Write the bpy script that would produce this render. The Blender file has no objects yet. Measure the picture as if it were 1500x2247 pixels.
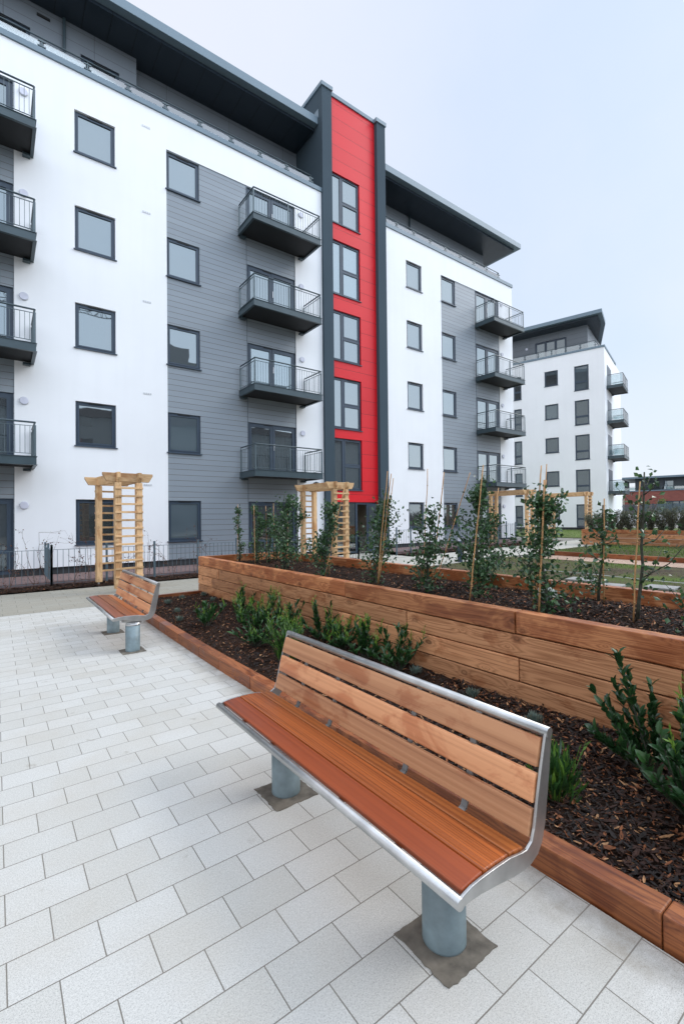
import bpy, math, random
from mathutils import Vector, Matrix
R = random.Random(7)
sc = bpy.context.scene
COL = sc.collection
PI = math.pi

# ------------------------------------------------------------------ helpers
class MB:
    """collects geometry and links it as one mesh object"""
    def __init__(s): s.v = []; s.f = []; s.mi = []
    def face(s, pts, mi=0):
        n = len(s.v); s.v += [tuple(p) for p in pts]; s.f.append(tuple(range(n, n+len(pts)))); s.mi.append(mi)
    def box(s, x0, x1, y0, y1, z0, z1, mi=0):
        n = len(s.v)
        s.v += [(x0,y0,z0),(x1,y0,z0),(x1,y1,z0),(x0,y1,z0),(x0,y0,z1),(x1,y0,z1),(x1,y1,z1),(x0,y1,z1)]
        for q in ((0,3,2,1),(4,5,6,7),(0,1,5,4),(1,2,6,5),(2,3,7,6),(3,0,4,7)):
            s.f.append(tuple(n+i for i in q)); s.mi.append(mi)
        return s
    def obox(s, c, ax, ay, az, mi=0):
        """oriented box: centre and three half vectors"""
        n = len(s.v); c = Vector(c); ax = Vector(ax); ay = Vector(ay); az = Vector(az)
        for k in (-1, 1):
            for i, j in ((-1,-1),(1,-1),(1,1),(-1,1)):
                s.v.append(tuple(c+ax*i+ay*j+az*k))
        for q in ((0,3,2,1),(4,5,6,7),(0,1,5,4),(1,2,6,5),(2,3,7,6),(3,0,4,7)):
            s.f.append(tuple(n+i for i in q)); s.mi.append(mi)
        return s
    def tube(s, pts, r, seg=8, caps=True, mi=0):
        pts = [Vector(p) for p in pts]; n0 = len(s.v); m = len(pts)
        rs = r if isinstance(r, (list, tuple)) else [r]*m
        prev = None
        for i, p in enumerate(pts):
            t = (pts[min(i+1, m-1)]-pts[max(i-1, 0)]).normalized()
            if prev is None:
                a = Vector((0,0,1)) if abs(t.z) < .9 else Vector((1,0,0))
                u = t.cross(a).normalized()
            else:
                u = (prev-t*prev.dot(t)).normalized()
            prev = u; w = t.cross(u)
            for k in range(seg):
                an = 2*PI*k/seg
                s.v.append(tuple(p+(u*math.cos(an)+w*math.sin(an))*rs[i]))
        for i in range(m-1):
            for k in range(seg):
                a = n0+i*seg+k; b = n0+i*seg+(k+1) % seg
                s.f.append((a, b, b+seg, a+seg)); s.mi.append(mi)
        if caps:
            s.f.append(tuple(n0+k for k in reversed(range(seg)))); s.mi.append(mi)
            s.f.append(tuple(n0+(m-1)*seg+k for k in range(seg))); s.mi.append(mi)
        return s
    def prism(s, poly, axis, a, b, mi=0):
        """extrude a 2-D polygon along an axis"""
        def mk(p, t):
            if axis == 'y': return (p[0], t, p[1])
            if axis == 'x': return (t, p[0], p[1])
            return (p[0], p[1], t)
        n = len(s.v); m = len(poly)
        s.v += [mk(p, a) for p in poly]+[mk(p, b) for p in poly]
        s.f.append(tuple(n+i for i in range(m))); s.mi.append(mi)
        s.f.append(tuple(n+m+i for i in reversed(range(m)))); s.mi.append(mi)
        for i in range(m):
            j = (i+1) % m
            s.f.append((n+j, n+i, n+m+i, n+m+j)); s.mi.append(mi)
        return s
    def build(s, name, mat, parent=None, bevel=0, smooth=False, org=(0,0,0), recalc=True):
        me = bpy.data.meshes.new(name)
        o3 = Vector(org)
        vv = s.v if o3.length == 0 else [(x-o3.x, y-o3.y, z-o3.z) for x, y, z in s.v]
        me.from_pydata(vv, [], s.f)
        mats = mat if isinstance(mat, (list, tuple)) else [mat]
        for m in mats: me.materials.append(m)
        if len(mats) > 1: me.polygons.foreach_set('material_index', s.mi)
        me.update()
        if recalc:
            import bmesh
            bm = bmesh.new(); bm.from_mesh(me); bmesh.ops.recalc_face_normals(bm, faces=bm.faces); bm.to_mesh(me); bm.free()
        if smooth:
            for p in me.polygons: p.use_smooth = len(p.vertices) <= 4
        o = bpy.data.objects.new(name, me); COL.objects.link(o)
        if parent is not None: o.parent = parent
        if bevel:
            b = o.modifiers.new('bevel', 'BEVEL'); b.width = bevel; b.segments = 2; b.limit_method = 'ANGLE'; b.angle_limit = math.radians(40)
        if smooth:
            try:
                w = o.modifiers.new('wn', 'WEIGHTED_NORMAL') if bevel else None
            except Exception: pass
        return o

def empty(name, loc=(0,0,0), rz=0):
    o = bpy.data.objects.new(name, None); COL.objects.link(o)
    o.location = loc; o.rotation_euler = (0,0,rz); o.empty_display_size = .2
    return o
def tag(o, label=None, cat=None, group=None, kind=None):
    if label: o['label'] = label
    if cat: o['category'] = cat
    if group: o['group'] = group
    if kind: o['kind'] = kind
    return o
def kids(o): return [c for c in bpy.data.objects if c.parent == o]
def copy_tree(o, parent=None):
    c = o.copy(); COL.objects.link(c); c.parent = parent
    for ch in kids(o): copy_tree(ch, c)
    return c
def zg(x):
    """height of the gently rising ground"""
    return max(0.0, min(.62, .0125*(x-6)))

# ------------------------------------------------------------------ materials
def newmat(name):
    m = bpy.data.materials.new(name); m.use_nodes = True
    nt = m.node_tree; nt.nodes.clear()
    out = nt.nodes.new('ShaderNodeOutputMaterial'); b = nt.nodes.new('ShaderNodeBsdfPrincipled')
    nt.links.new(b.outputs[0], out.inputs[0])
    return m, nt, b, out
def N(nt, t, **kw):
    n = nt.nodes.new(t)
    for k, v in kw.items():
        if k in n.inputs.keys() if isinstance(k, str) else False: n.inputs[k].default_value = v
        else: setattr(n, k, v)
    return n
def math_(nt, op, a, b=None, clamp=False):
    n = nt.nodes.new('ShaderNodeMath'); n.operation = op; n.use_clamp = clamp
    for i, q in enumerate((a, b)):
        if q is None: continue
        if isinstance(q, (int, float)): n.inputs[i].default_value = q
        else: nt.links.new(q, n.inputs[i])
    return n.outputs[0]
def mixc(nt, fac, a, b, mode='MIX'):
    n = nt.nodes.new('ShaderNodeMix'); n.data_type = 'RGBA'; n.blend_type = mode
    for s, q in ((n.inputs[0], fac), (n.inputs[6], a), (n.inputs[7], b)):
        if isinstance(q, (int, float)): s.default_value = q
        elif isinstance(q, (tuple, list)): s.default_value = (*q[:3], 1)
        else: nt.links.new(q, s)
    return n.outputs[2]
def ramp(nt, fac, stops):
    n = nt.nodes.new('ShaderNodeValToRGB'); nt.links.new(fac, n.inputs[0])
    e = n.color_ramp.elements
    while len(e) < len(stops): e.new(.5)
    for i, (p, c) in enumerate(stops):
        e[i].position = p; e[i].color = (*c[:3], 1) if isinstance(c, (tuple, list)) else (c, c, c, 1)
    return n.outputs[0]
def coords(nt, scale=(1,1,1), rnd=False, kind='Object', loc=(0,0,0)):
    tc = nt.nodes.new('ShaderNodeTexCoord'); src = tc.outputs[kind]
    if rnd:
        oi = nt.nodes.new('ShaderNodeObjectInfo')
        sc_ = nt.nodes.new('ShaderNodeVectorMath'); sc_.operation = 'SCALE'
        cb = nt.nodes.new('ShaderNodeCombineXYZ')
        nt.links.new(oi.outputs['Random'], cb.inputs[0]); nt.links.new(oi.outputs['Random'], cb.inputs[1]); nt.links.new(oi.outputs['Random'], cb.inputs[2])
        nt.links.new(cb.outputs[0], sc_.inputs[0]); sc_.inputs['Scale'].default_value = 37.
        ad = nt.nodes.new('ShaderNodeVectorMath'); ad.operation = 'ADD'
        nt.links.new(src, ad.inputs[0]); nt.links.new(sc_.outputs[0], ad.inputs[1]); src = ad.outputs[0]
    mp = nt.nodes.new('ShaderNodeMapping'); nt.links.new(src, mp.inputs[0]); mp.inputs['Scale'].default_value = scale
    mp.inputs['Location'].default_value = loc
    return mp.outputs[0]
def noise(nt, vec, scale, detail=4, rough=.55, dist=0):
    n = nt.nodes.new('ShaderNodeTexNoise'); nt.links.new(vec, n.inputs['Vector'])
    n.inputs['Scale'].default_value = scale; n.inputs['Detail'].default_value = detail; n.inputs['Roughness'].default_value = rough; n.inputs['Distortion'].default_value = dist
    return n.outputs[0]
def bump(nt, b, h, strength=.3, dist=.01):
    n = nt.nodes.new('ShaderNodeBump'); nt.links.new(h, n.inputs['Height']); n.inputs['Strength'].default_value = strength; n.inputs['Distance'].default_value = dist
    nt.links.new(n.outputs[0], b.inputs['Normal']); return n
def lk(nt, a, b): nt.links.new(a, b)

def paint(name, c, rough=.5, metal=0, var=.08, nscale=3, bmp=.0, bscale=200, spec=.5, tint=None):
    m, nt, b, _ = newmat(name)
    v = coords(nt); n = noise(nt, v, nscale, 5)
    d = tuple(q*(1-var*2) for q in c); l = tuple(min(1, q*(1+var)) for q in c)
    lk(nt, ramp(nt, n, [(.3, d), (.7, l)]), b.inputs['Base Color'])
    b.inputs['Roughness'].default_value = rough; b.inputs['Metallic'].default_value = metal
    b.inputs['Specular IOR Level'].default_value = spec
    if bmp:
        bump(nt, b, noise(nt, v, bscale, 3), bmp, .004)
    return m

def render_wall(name, c, streak=.065):
    m, nt, b, _ = newmat(name)
    v = coords(nt)
    big = noise(nt, v, .35, 4); vs = coords(nt, (2.2, 2.2, .12)); st = noise(nt, vs, 1.6, 4)
    col = ramp(nt, big, [(.3, tuple(q*(1-streak) for q in c)), (.7, c)])
    col = mixc(nt, ramp(nt, st, [(.45, 0.), (.8, .12*streak/.05)]), col, tuple(q*.82 for q in c))
    lk(nt, col, b.inputs['Base Color']); b.inputs['Roughness'].default_value = .9
    b.inputs['Specular IOR Level'].default_value = .2
    bump(nt, b, noise(nt, v, 90, 5, .7), .25, .004)
    return m

def boards(name, c, pitch, groove, line=.045, rough=.45, vary=.05, vert=0, off=0., spec=.5):
    """horizontal cladding boards with thin joints (pattern of the surface)"""
    m, nt, b, _ = newmat(name)
    tc = nt.nodes.new('ShaderNodeTexCoord'); sp = nt.nodes.new('ShaderNodeSeparateXYZ'); lk(nt, tc.outputs['Object'], sp.inputs[0])
    z = math_(nt, 'DIVIDE', math_(nt, 'ADD', sp.outputs[2], 40+off), pitch)
    fr = math_(nt, 'FRACT', z); fl = math_(nt, 'FLOOR', z)
    gl = math_(nt, 'LESS_THAN', fr, line)
    wn = nt.nodes.new('ShaderNodeTexWhiteNoise'); wn.noise_dimensions = '1D'; lk(nt, fl, wn.inputs['W'])
    bc = ramp(nt, wn.outputs[0], [(0, tuple(q*(1-vary) for q in c)), (1, tuple(min(1, q*(1+vary)) for q in c))])
    v = coords(nt, (1, 1, 3)); bc = mixc(nt, math_(nt, 'MULTIPLY', noise(nt, v, 2.2, 5), .16), bc, tuple(q*.6 for q in c))
    if vert:
        vx = math_(nt, 'FRACT', math_(nt, 'DIVIDE', math_(nt, 'ADD', sp.outputs[0], 40.4), vert))
        gv = math_(nt, 'LESS_THAN', vx, .012/vert); gl = math_(nt, 'MAXIMUM', gl, gv)
    col = mixc(nt, gl, bc, groove)
    lk(nt, col, b.inputs['Base Color']); b.inputs['Roughness'].default_value = rough
    b.inputs['Specular IOR Level'].default_value = spec
    bump(nt, b, math_(nt, 'SUBTRACT', 1., gl), .6, .008)
    return m

def wood(name, axis, c1, c2, wet=None, wetamt=.5, knots=True, rough=.65, ring=9, lscale=1., dark=None):
    """timber with grain, growth rings, knots and damp patches; axis = length"""
    m, nt, b, _ = newmat(name)
    sx = [11, 11, 11]; ai = 'xyz'.index(axis); sx[ai] = .36*lscale
    v = coords(nt, tuple(sx), True)
    sk_ = nt.nodes.new('ShaderNodeSeparateXYZ'); lk(nt, coords(nt, (1,1,1), True), sk_.inputs[0]); o_ = [i for i in range(3) if i != ai]
    ck = nt.nodes.new('ShaderNodeCombineXYZ'); lk(nt, math_(nt, 'MULTIPLY', sk_.outputs[ai], 2.4), ck.inputs[0]); lk(nt, math_(nt, 'MULTIPLY', math_(nt, 'ADD', sk_.outputs[o_[0]], sk_.outputs[o_[1]]), 4.6), ck.inputs[1])
    vo = nt.nodes.new('ShaderNodeTexVoronoi'); vo.voronoi_dimensions = '2D'; lk(nt, ck.outputs[0], vo.inputs['Vector']); vo.inputs['Scale'].default_value = 1.
    kd = vo.outputs['Distance']
    warp = noise(nt, v, .7, 3, .5, .5)
    # rings: bent round the knots
    r0 = math_(nt, 'ADD', math_(nt, 'MULTIPLY', warp, ring*1.3), math_(nt, 'MULTIPLY', math_(nt, 'POWER', 2.718, math_(nt, 'MULTIPLY', kd, -7.)), 3.2 if knots else 0.))
    rg = math_(nt, 'PINGPONG', r0, .5)
    g = noise(nt, coords(nt, tuple(q*7 if i != ai else q*2 for i, q in enumerate(sx)), True), 1., 5, .65)
    f = math_(nt, 'ADD', math_(nt, 'MULTIPLY', rg, .85), math_(nt, 'MULTIPLY', g, .75))
    col = ramp(nt, f, [(.25, tuple(q*.85 for q in c2)), (.45, tuple((q+w_)/2 for q, w_ in zip(c1, c2))), (.72, c1)])
    oi = nt.nodes.new('ShaderNodeObjectInfo')
    hs = nt.nodes.new('ShaderNodeHueSaturation'); lk(nt, col, hs.inputs['Color'])
    lk(nt, math_(nt, 'ADD', math_(nt, 'MULTIPLY', oi.outputs['Random'], .48), .72), hs.inputs['Value'])
    col = hs.outputs[0]
    if knots:
        sc2 = nt.nodes.new('ShaderNodeSeparateColor'); lk(nt, vo.outputs['Color'], sc2.inputs[0])
        kk = ramp(nt, kd, [(.0, .75), (.035, .45), (.05, 1.), (.075, .9), (.12, .25), (.19, 0.)])
        col = mixc(nt, math_(nt, 'MULTIPLY', kk, math_(nt, 'MULTIPLY', math_(nt, 'GREATER_THAN', sc2.outputs[0], .45), math_(nt, 'ADD', math_(nt, 'MULTIPLY', sc2.outputs[1], .5), .35))), col, dark or tuple(q*.35 for q in c2))
    if wet:
        ws = [1.5, 1.5, 1.5]; ws[ai] = .8
        wn = noise(nt, coords(nt, tuple(ws), True), 2.6, 6, .62, .5)
        wf = ramp(nt, wn, [(.60-wetamt*.22, 0.), (.665-wetamt*.22, .75), (.78-wetamt*.2, 1.)])
        col = mixc(nt, math_(nt, 'MULTIPLY', wf, .72), col, mixc(nt, 1., col, wet, 'MULTIPLY'))
        rr = math_(nt, 'SUBTRACT', rough, math_(nt, 'MULTIPLY', wf, rough*.45)); lk(nt, rr, b.inputs['Roughness'])
    else: b.inputs['Roughness'].default_value = rough
    lk(nt, col, b.inputs['Base Color'])
    bump(nt, b, f, .25, .004)
    return m

def leafmat(name, c, rough=.35, var=.5, back=None):
    m, nt, b, out = newmat(name)
    g = nt.nodes.new('ShaderNodeNewGeometry')
    c2 = tuple(q*(1-var) for q in c); c3 = tuple(q*(1+var*.7) for q in c)
    col = ramp(nt, g.outputs['Random Per Island'], [(0, c2), (.6, c), (1, (c3[0]*1.15, c3[1], c3[2]*.8))])
    lk(nt, col, b.inputs['Base Color']); b.inputs['Roughness'].default_value = rough
    b.inputs['Specular IOR Level'].default_value = .55
    tr = nt.nodes.new('ShaderNodeBsdfTranslucent'); lk(nt, col, tr.inputs[0])
    mx = nt.nodes.new('ShaderNodeMixShader'); mx.inputs[0].default_value = .22
    lk(nt, b.outputs[0], mx.inputs[1]); lk(nt, tr.outputs[0], mx.inputs[2]); lk(nt, mx.outputs[0], out.inputs[0])
    return m

def glasspane(name, dark, refl):
    """double glazing in front of an unlit room: dark body, strong reflection"""
    m, nt, b, out = newmat(name)
    oi = nt.nodes.new('ShaderNodeObjectInfo'); lk(nt, ramp(nt, oi.outputs['Random'], [(0, tuple(q*.5 for q in dark)), (.7, dark), (.85, tuple(q*2.2 for q in dark)), (1, tuple(q*5 for q in dark))]), b.inputs['Base Color']); b.inputs['Roughness'].default_value = .6
    gl = nt.nodes.new('ShaderNodeBsdfGlossy'); gl.inputs['Roughness'].default_value = .015; gl.inputs['Color'].default_value = (.80, .90, .93, 1)
    fr = nt.nodes.new('ShaderNodeFresnel'); fr.inputs[0].default_value = 1.6
    v = coords(nt, (1, 1, 1), True); bm = nt.nodes.new('ShaderNodeBump'); lk(nt, noise(nt, v, .9, 2), bm.inputs['Height']); bm.inputs['Strength'].default_value = .06; bm.inputs['Distance'].default_value = .05
    lk(nt, bm.outputs[0], gl.inputs['Normal'])
    f = math_(nt, 'ADD', fr.outputs[0], refl, True)
    mx = nt.nodes.new('ShaderNodeMixShader'); lk(nt, f, mx.inputs[0]); lk(nt, b.outputs[0], mx.inputs[1]); lk(nt, gl.outputs[0], mx.inputs[2]); lk(nt, mx.outputs[0], out.inputs[0])
    return m
def clearglass(name, tint=(.86,.94,.93), refl=.10):
    m, nt, b, out = newmat(name); nt.nodes.remove(b)
    t = nt.nodes.new('ShaderNodeBsdfTransparent'); t.inputs[0].default_value = (*tint, 1)
    gl = nt.nodes.new('ShaderNodeBsdfGlossy'); gl.inputs['Roughness'].default_value = .02
    fr = nt.nodes.new('ShaderNodeFresnel'); fr.inputs[0].default_value = 1.5
    mx = nt.nodes.new('ShaderNodeMixShader'); lk(nt, math_(nt, 'ADD', fr.outputs[0], refl, True), mx.inputs[0]); lk(nt, t.outputs[0], mx.inputs[1]); lk(nt, gl.outputs[0], mx.inputs[2]); lk(nt, mx.outputs[0], out.inputs[0])
    return m

def pavers(name, bw, bh, phx, phy, c1, c2, joint, stain, speck=.25, msize=.0024, stainamt=.35, dirt=None):
    m, nt, b, _ = newmat(name)
    v = coords(nt, (1, 1, 1), loc=(-phx, -phy, 0))
    br = nt.nodes.new('ShaderNodeTexBrick'); lk(nt, v, br.inputs['Vector'])
    br.inputs['Scale'].default_value = 1; br.inputs['Brick Width'].default_value = bw; br.inputs['Row Height'].default_value = bh
    br.inputs['Mortar Size'].default_value = msize; br.inputs['Mortar Smooth'].default_value = .15; br.inputs['Bias'].default_value = -.25
    br.inputs['Color1'].default_value = (*c1, 1); br.inputs['Color2'].default_value = (*c2, 1); br.inputs['Mortar'].default_value = (*joint, 1)
    br.offset = .5
    # joints are fainter along the courses and broken up by sand and dust
    jn = noise(nt, v, 5, 4, .7)
    spk = ramp(nt, noise(nt, v, 260, 2, .6), [(.36, tuple(q*.55 for q in c1)), (.47, (1,1,1))])
    body = mixc(nt, speck, br.outputs['Color'], mixc(nt, 1., br.outputs['Color'], spk, 'MULTIPLY'))
    spk2 = ramp(nt, noise(nt, v, 120, 3, .7), [(.35, .80), (.6, 1.)])
    body = mixc(nt, .8, body, mixc(nt, 1., body, spk2, 'MULTIPLY'))
    body = mixc(nt, ramp(nt, noise(nt, v, 1.5, 6, .65), [(.45, 0.), (.75, stainamt)]), body, stain)
    blot = ramp(nt, noise(nt, coords(nt, (1,1,1), loc=(5,9,0)), 5.5, 4, .6), [(.66, 0.), (.74, .45)])
    body = mixc(nt, blot, body, tuple(q*.6 for q in stain))
    if dirt is not None:
        sx_ = nt.nodes.new('ShaderNodeSeparateXYZ'); lk(nt, coords(nt), sx_.inputs[0])
        dm = nt.nodes.new('ShaderNodeMapRange'); dm.interpolation_type = 'SMOOTHSTEP'; lk(nt, sx_.outputs[0], dm.inputs[0]); dm.inputs[1].default_value = dirt-.42; dm.inputs[2].default_value = dirt
        body = mixc(nt, math_(nt, 'MULTIPLY', dm.outputs[0], ramp(nt, noise(nt, v, 4.5, 6, .7), [(.38, .0), (.66, .85)])), body, tuple(q*.62 for q in stain))
    # the joints themselves
    body = mixc(nt, math_(nt, 'MULTIPLY', br.outputs['Fac'], ramp(nt, jn, [(.38, .0), (.62, .85)])), body, joint)
    lk(nt, body, b.inputs['Base Color']); b.inputs['Roughness'].default_value = .82
    b.inputs['Specular IOR Level'].default_value = .3
    hh = math_(nt, 'ADD', math_(nt, 'SUBTRACT', 1., br.outputs['Fac']), math_(nt, 'MULTIPLY', noise(nt, v, 150, 4, .7), .22))
    bump(nt, b, hh, .5, .004)
    return m

M = {}
M['white'] = render_wall('white_render', (.87,.89,.91))
M['cream'] = render_wall('cream_render', (.70,.68,.60))
M['slate'] = render_wall('slate_grey_render', (.058,.084,.105), .12)
M['clad'] = boards('grey_cladding', (.25,.29,.325), .185, (.07,.032,.028), .05, .42, .05)
M['cladp'] = boards('grey_panel_cladding', (.17,.195,.22), .42, (.045,.05,.055), .025, .5, .04, vert=2.44)
M['red'] = boards('red_panels', (.66,.008,.016), .585, (.12,.004,.006), .022, .42, .06, off=.1, spec=.35)
M['soffit'] = None
def soffit():
    m, nt, b, _ = newmat('soffit_panels')
    tc = nt.nodes.new('ShaderNodeTexCoord'); sp = nt.nodes.new('ShaderNodeSeparateXYZ'); lk(nt, tc.outputs['Object'], sp.inputs[0])
    fr = math_(nt, 'FRACT', math_(nt, 'DIVIDE', math_(nt, 'ADD', sp.outputs[0], 40), .75)); g = math_(nt, 'LESS_THAN', fr, .025)
    lk(nt, mixc(nt, g, (.022,.034,.048), (.006,.008,.01)), b.inputs['Base Color']); b.inputs['Roughness'].default_value = .35
    bump(nt, b, math_(nt, 'SUBTRACT', 1., g), .5, .01); return m
M['soffit'] = soffit()
M['fascia'] = paint('roof_edge_metal', (.16,.225,.275), .5, .0, .05, .6)
M['frame'] = paint('window_frame_grey', (.038,.060,.090), .4, 0, .05)
M['steel'] = paint('painted_balcony_steel', (.048,.075,.088), .38, .1, .08)
M['rail'] = paint('painted_rail_steel', (.09,.125,.14), .35, .1, .08)
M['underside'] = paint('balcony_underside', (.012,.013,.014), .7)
M['pane'] = glasspane('window_glass', (.018,.028,.034), .19)
M['paneg'] = glasspane('ground_floor_glass', (.012,.018,.022), .10)
M['clear'] = clearglass('balustrade_glass', (.84,.92,.92), .24)
M['clearg'] = clearglass('green_balustrade_glass', (.78,.84,.85), .06)
M['lampw'] = paint('opal_lamp_cover', (.62,.64,.74), .4)
M['vent'] = paint('vent_plastic', (.62,.64,.66), .6)
M['black'] = paint('black_plastic', (.012,.013,.014), .5)
M['handle'] = paint('door_handle_metal', (.6,.6,.6), .3, .8)
M['plinth'] = paint('dark_plinth', (.035,.037,.04), .8)
M['interior'] = paint('lobby_paint', (.42,.38,.31), .8)
M['stainless'] = paint('brushed_stainless', (.50,.50,.49), .33, .85, .12, 8, .12, 350)
M['bracket'] = paint('dull_bracket_steel', (.24,.24,.235), .45, .7, .15, 20)
M['postgrey'] = paint('grey_coated_post', (.20,.265,.285), .45, 0, .16, 9, .08, 120)
M['mortar'] = paint('mortar_patch', (.17,.15,.12), .85, 0, .25, 14, .5, 120)
M['fence'] = paint('fence_paint', (.10,.15,.18), .4, .1, .08)
M['brick'] = None
def brickm():
    m, nt, b, _ = newmat('red_brick'); 
    tc = nt.nodes.new('ShaderNodeTexCoord'); sp = nt.nodes.new('ShaderNodeSeparateXYZ'); lk(nt, tc.outputs['Object'], sp.inputs[0])
    cb = nt.nodes.new('ShaderNodeCombineXYZ'); lk(nt, math_(nt, 'ADD', sp.outputs[0], sp.outputs[1]), cb.inputs[0]); lk(nt, sp.outputs[2], cb.inputs[1])
    br = nt.nodes.new('ShaderNodeTexBrick'); lk(nt, cb.outputs[0], br.inputs['Vector']); br.inputs['Scale'].default_value = 1
    br.inputs['Brick Width'].default_value = .45; br.inputs['Row Height'].default_value = .15; br.inputs['Mortar Size'].default_value = .02
    br.inputs['Color1'].default_value = (.30,.085,.06,1); br.inputs['Color2'].default_value = (.21,.05,.04,1); br.inputs['Mortar'].default_value = (.22,.12,.10,1)
    lk(nt, br.outputs[0], b.inputs['Base Color']); b.inputs['Roughness'].default_value = .85; return m
M['brick'] = brickm()
M['standing'] = boards('dark_standing_seam', (.07,.085,.10), 40, (.03,.03,.035), .0, .5, .02, vert=.9)
M['stonewall'] = render_wall('grey_render', (.27,.30,.32)); M['darkroof'] = paint('dark_roof', (.07,.05,.05), .8)
# timbers
WC1, WC2 = (.50,.265,.135), (.29,.125,.055)
M['timber_y'] = wood('sleeper_timber_y', 'y', (.64,.315,.150), (.33,.130,.050), wet=(.52,.32,.21), wetamt=.22)
M['timber_x'] = wood('sleeper_timber_x', 'x', (.64,.315,.150), (.33,.130,.050), wet=(.52,.32,.21), wetamt=.22)
M['cap_y'] = wood('damp_top_sleeper_y', 'y', (.58,.245,.100), (.29,.090,.030), wet=(.48,.27,.17), wetamt=.72, rough=.55)
M['cap_x'] = wood('damp_top_sleeper_x', 'x', (.58,.245,.100), (.29,.090,.030), wet=(.48,.27,.17), wetamt=.72, rough=.55)
M['kerb_y'] = wood('kerb_timber_y', 'y', (.34,.115,.038), (.14,.038,.014), wet=(.50,.30,.20), wetamt=.55, rough=.55)
M['kerb_x'] = wood('kerb_timber_x', 'x', (.34,.115,.038), (.14,.038,.014), wet=(.50,.30,.20), wetamt=.55, rough=.55)
M['perg_z'] = wood('pergola_timber_z', 'z', (.66,.44,.235), (.48,.275,.12), wet=(.62,.42,.28), wetamt=.25, rough=.7)
M['perg_x'] = wood('pergola_timber_x', 'x', (.66,.44,.235), (.48,.275,.12), wet=(.62,.42,.28), wetamt=.3, rough=.7)
M['perg_y'] = wood('pergola_timber_y', 'y', (.66,.44,.235), (.48,.275,.12), wet=(.62,.42,.28), wetamt=.3, rough=.7)
M['seat1'] = wood('dark_cedar', 'y', (.29,.060,.016), (.13,.022,.007), knots=False, rough=.28, ring=6, lscale=.35)
M['seat2'] = wood('grained_cedar', 'y', (.38,.100,.024), (.10,.020,.006), knots=False, rough=.28, ring=16, lscale=.3)
M['seat3'] = wood('orange_cedar', 'y', (.45,.135,.032), (.25,.060,.016), knots=False, rough=.3, ring=5, lscale=.3)
M['backw'] = wood('pale_cedar', 'y', (.70,.345,.17), (.50,.215,.095), wet=(.62,.34,.20), wetamt=.38, knots=False, rough=.48, ring=4, lscale=.3)
M['cane'] = paint('bamboo_cane', (.52,.29,.12), .55, 0, .2, 9)
M['bark'] = paint('holly_bark', (.06,.065,.045), .8, 0, .3, 20)
M['twig'] = paint('bare_twig', (.13,.085,.065), .8, 0, .3, 20)
M['holly'] = leafmat('holly_leaf', (.050,.118,.050), .32, .6)
M['laurel'] = leafmat('laurel_leaf', (.034,.105,.030), .35, .6)
M['laurel2'] = leafmat('large_laurel_leaf', (.026,.080,.026), .3, .5)
M['lime'] = leafmat('fresh_shoot', (.14,.27,.035), .5, .3)
M['lav'] = leafmat('lavender_leaf', (.14,.20,.17), .7, .3)
M['hedge'] = leafmat('hedge_leaf', (.12,.14,.095), .5, .55)
M['bamboo'] = leafmat('green_screen_leaf', (.12,.19,.04), .5, .4)
M['brownleaf'] = leafmat('brown_leaf', (.11,.045,.03), .7, .4)
M['grassb'] = leafmat('grass_blade', (.10,.19,.025), .6, .35)
# ground
M['pave'] = pavers('pale_granite_paving', .3045, .1975, .183, 1.967-.1975*20, (.61,.605,.57), (.53,.52,.475), (.20,.185,.16), (.42,.37,.29), .55, dirt=2.03)
M['path'] = pavers('buff_paving', .45, .30, .1, .0, (.38,.365,.31), (.35,.325,.265), (.12,.115,.10), (.35,.32,.26), .4)
M['path2'] = pavers('pale_path_paving', .60, .40, .1, .0, (.55,.54,.48), (.50,.48,.42), (.25,.24,.22), (.42,.40,.34), .3)
M['tile'] = pavers('plum_brown_terrace_paving', .4, .4, 0, 0, (.24,.165,.155), (.20,.135,.13), (.05,.035,.03), (.16,.11,.10), .2, .006)
M['slab'] = paint('concrete_slab', (.30,.30,.285), .8, 0, .12, 5, .3, 90)
def groundmat(name, stops, scale, b2=None):
    m, nt, b, _ = newmat(name); v = coords(nt)
    n = noise(nt, v, scale, 7, .7); n2 = noise(nt, v, .55, 4, .6)
    f = math_(nt, 'ADD', math_(nt, 'MULTIPLY', n, .55), math_(nt, 'MULTIPLY', n2, .45))
    lk(nt, ramp(nt, f, stops), b.inputs['Base Color']); b.inputs['Roughness'].default_value = .95; b.inputs['Specular IOR Level'].default_value = .15
    bump(nt, b, n, 1., .03); return m
M['soil'] = groundmat('new_lawn_soil', [(.40,(.060,.046,.034)),(.50,(.10,.085,.05)),(.56,(.085,.12,.03)),(.7,(.11,.20,.03))], 14)
M['lawn2'] = groundmat('green_lawn', [(.35,(.09,.095,.045)),(.6,(.13,.19,.045))], 20)
M['mulchbase'] = groundmat('bark_bed', [(.35,(.012,.008,.006)),(.6,(.040,.020,.012)),(.75,(.075,.036,.02))], 40)
M['gravel'] = groundmat('pink_gravel', [(.3,(.38,.26,.19)),(.7,(.62,.47,.37))], 60)
M['earth'] = groundmat('far_ground', [(.3,(.22,.21,.19)),(.7,(.30,.29,.26))], 3)
M['chip0'] = paint('chip_black', (.017,.011,.008), .75, 0, .3, 30)
M['chip1'] = paint('chip_brown', (.046,.018,.010), .8, 0, .3, 30)
M['chip2'] = paint('chip_orange', (.25,.085,.028), .7, 0, .25, 30)
M['chip3'] = paint('chip_tan', (.42,.22,.10), .7, 0, .2, 30)
M['string'] = paint('white_string', (.6,.62,.62), .7)
M['stone'] = paint('pale_stone', (.30,.33,.31), .8, 0, .3, 9, .5, 30)

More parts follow.
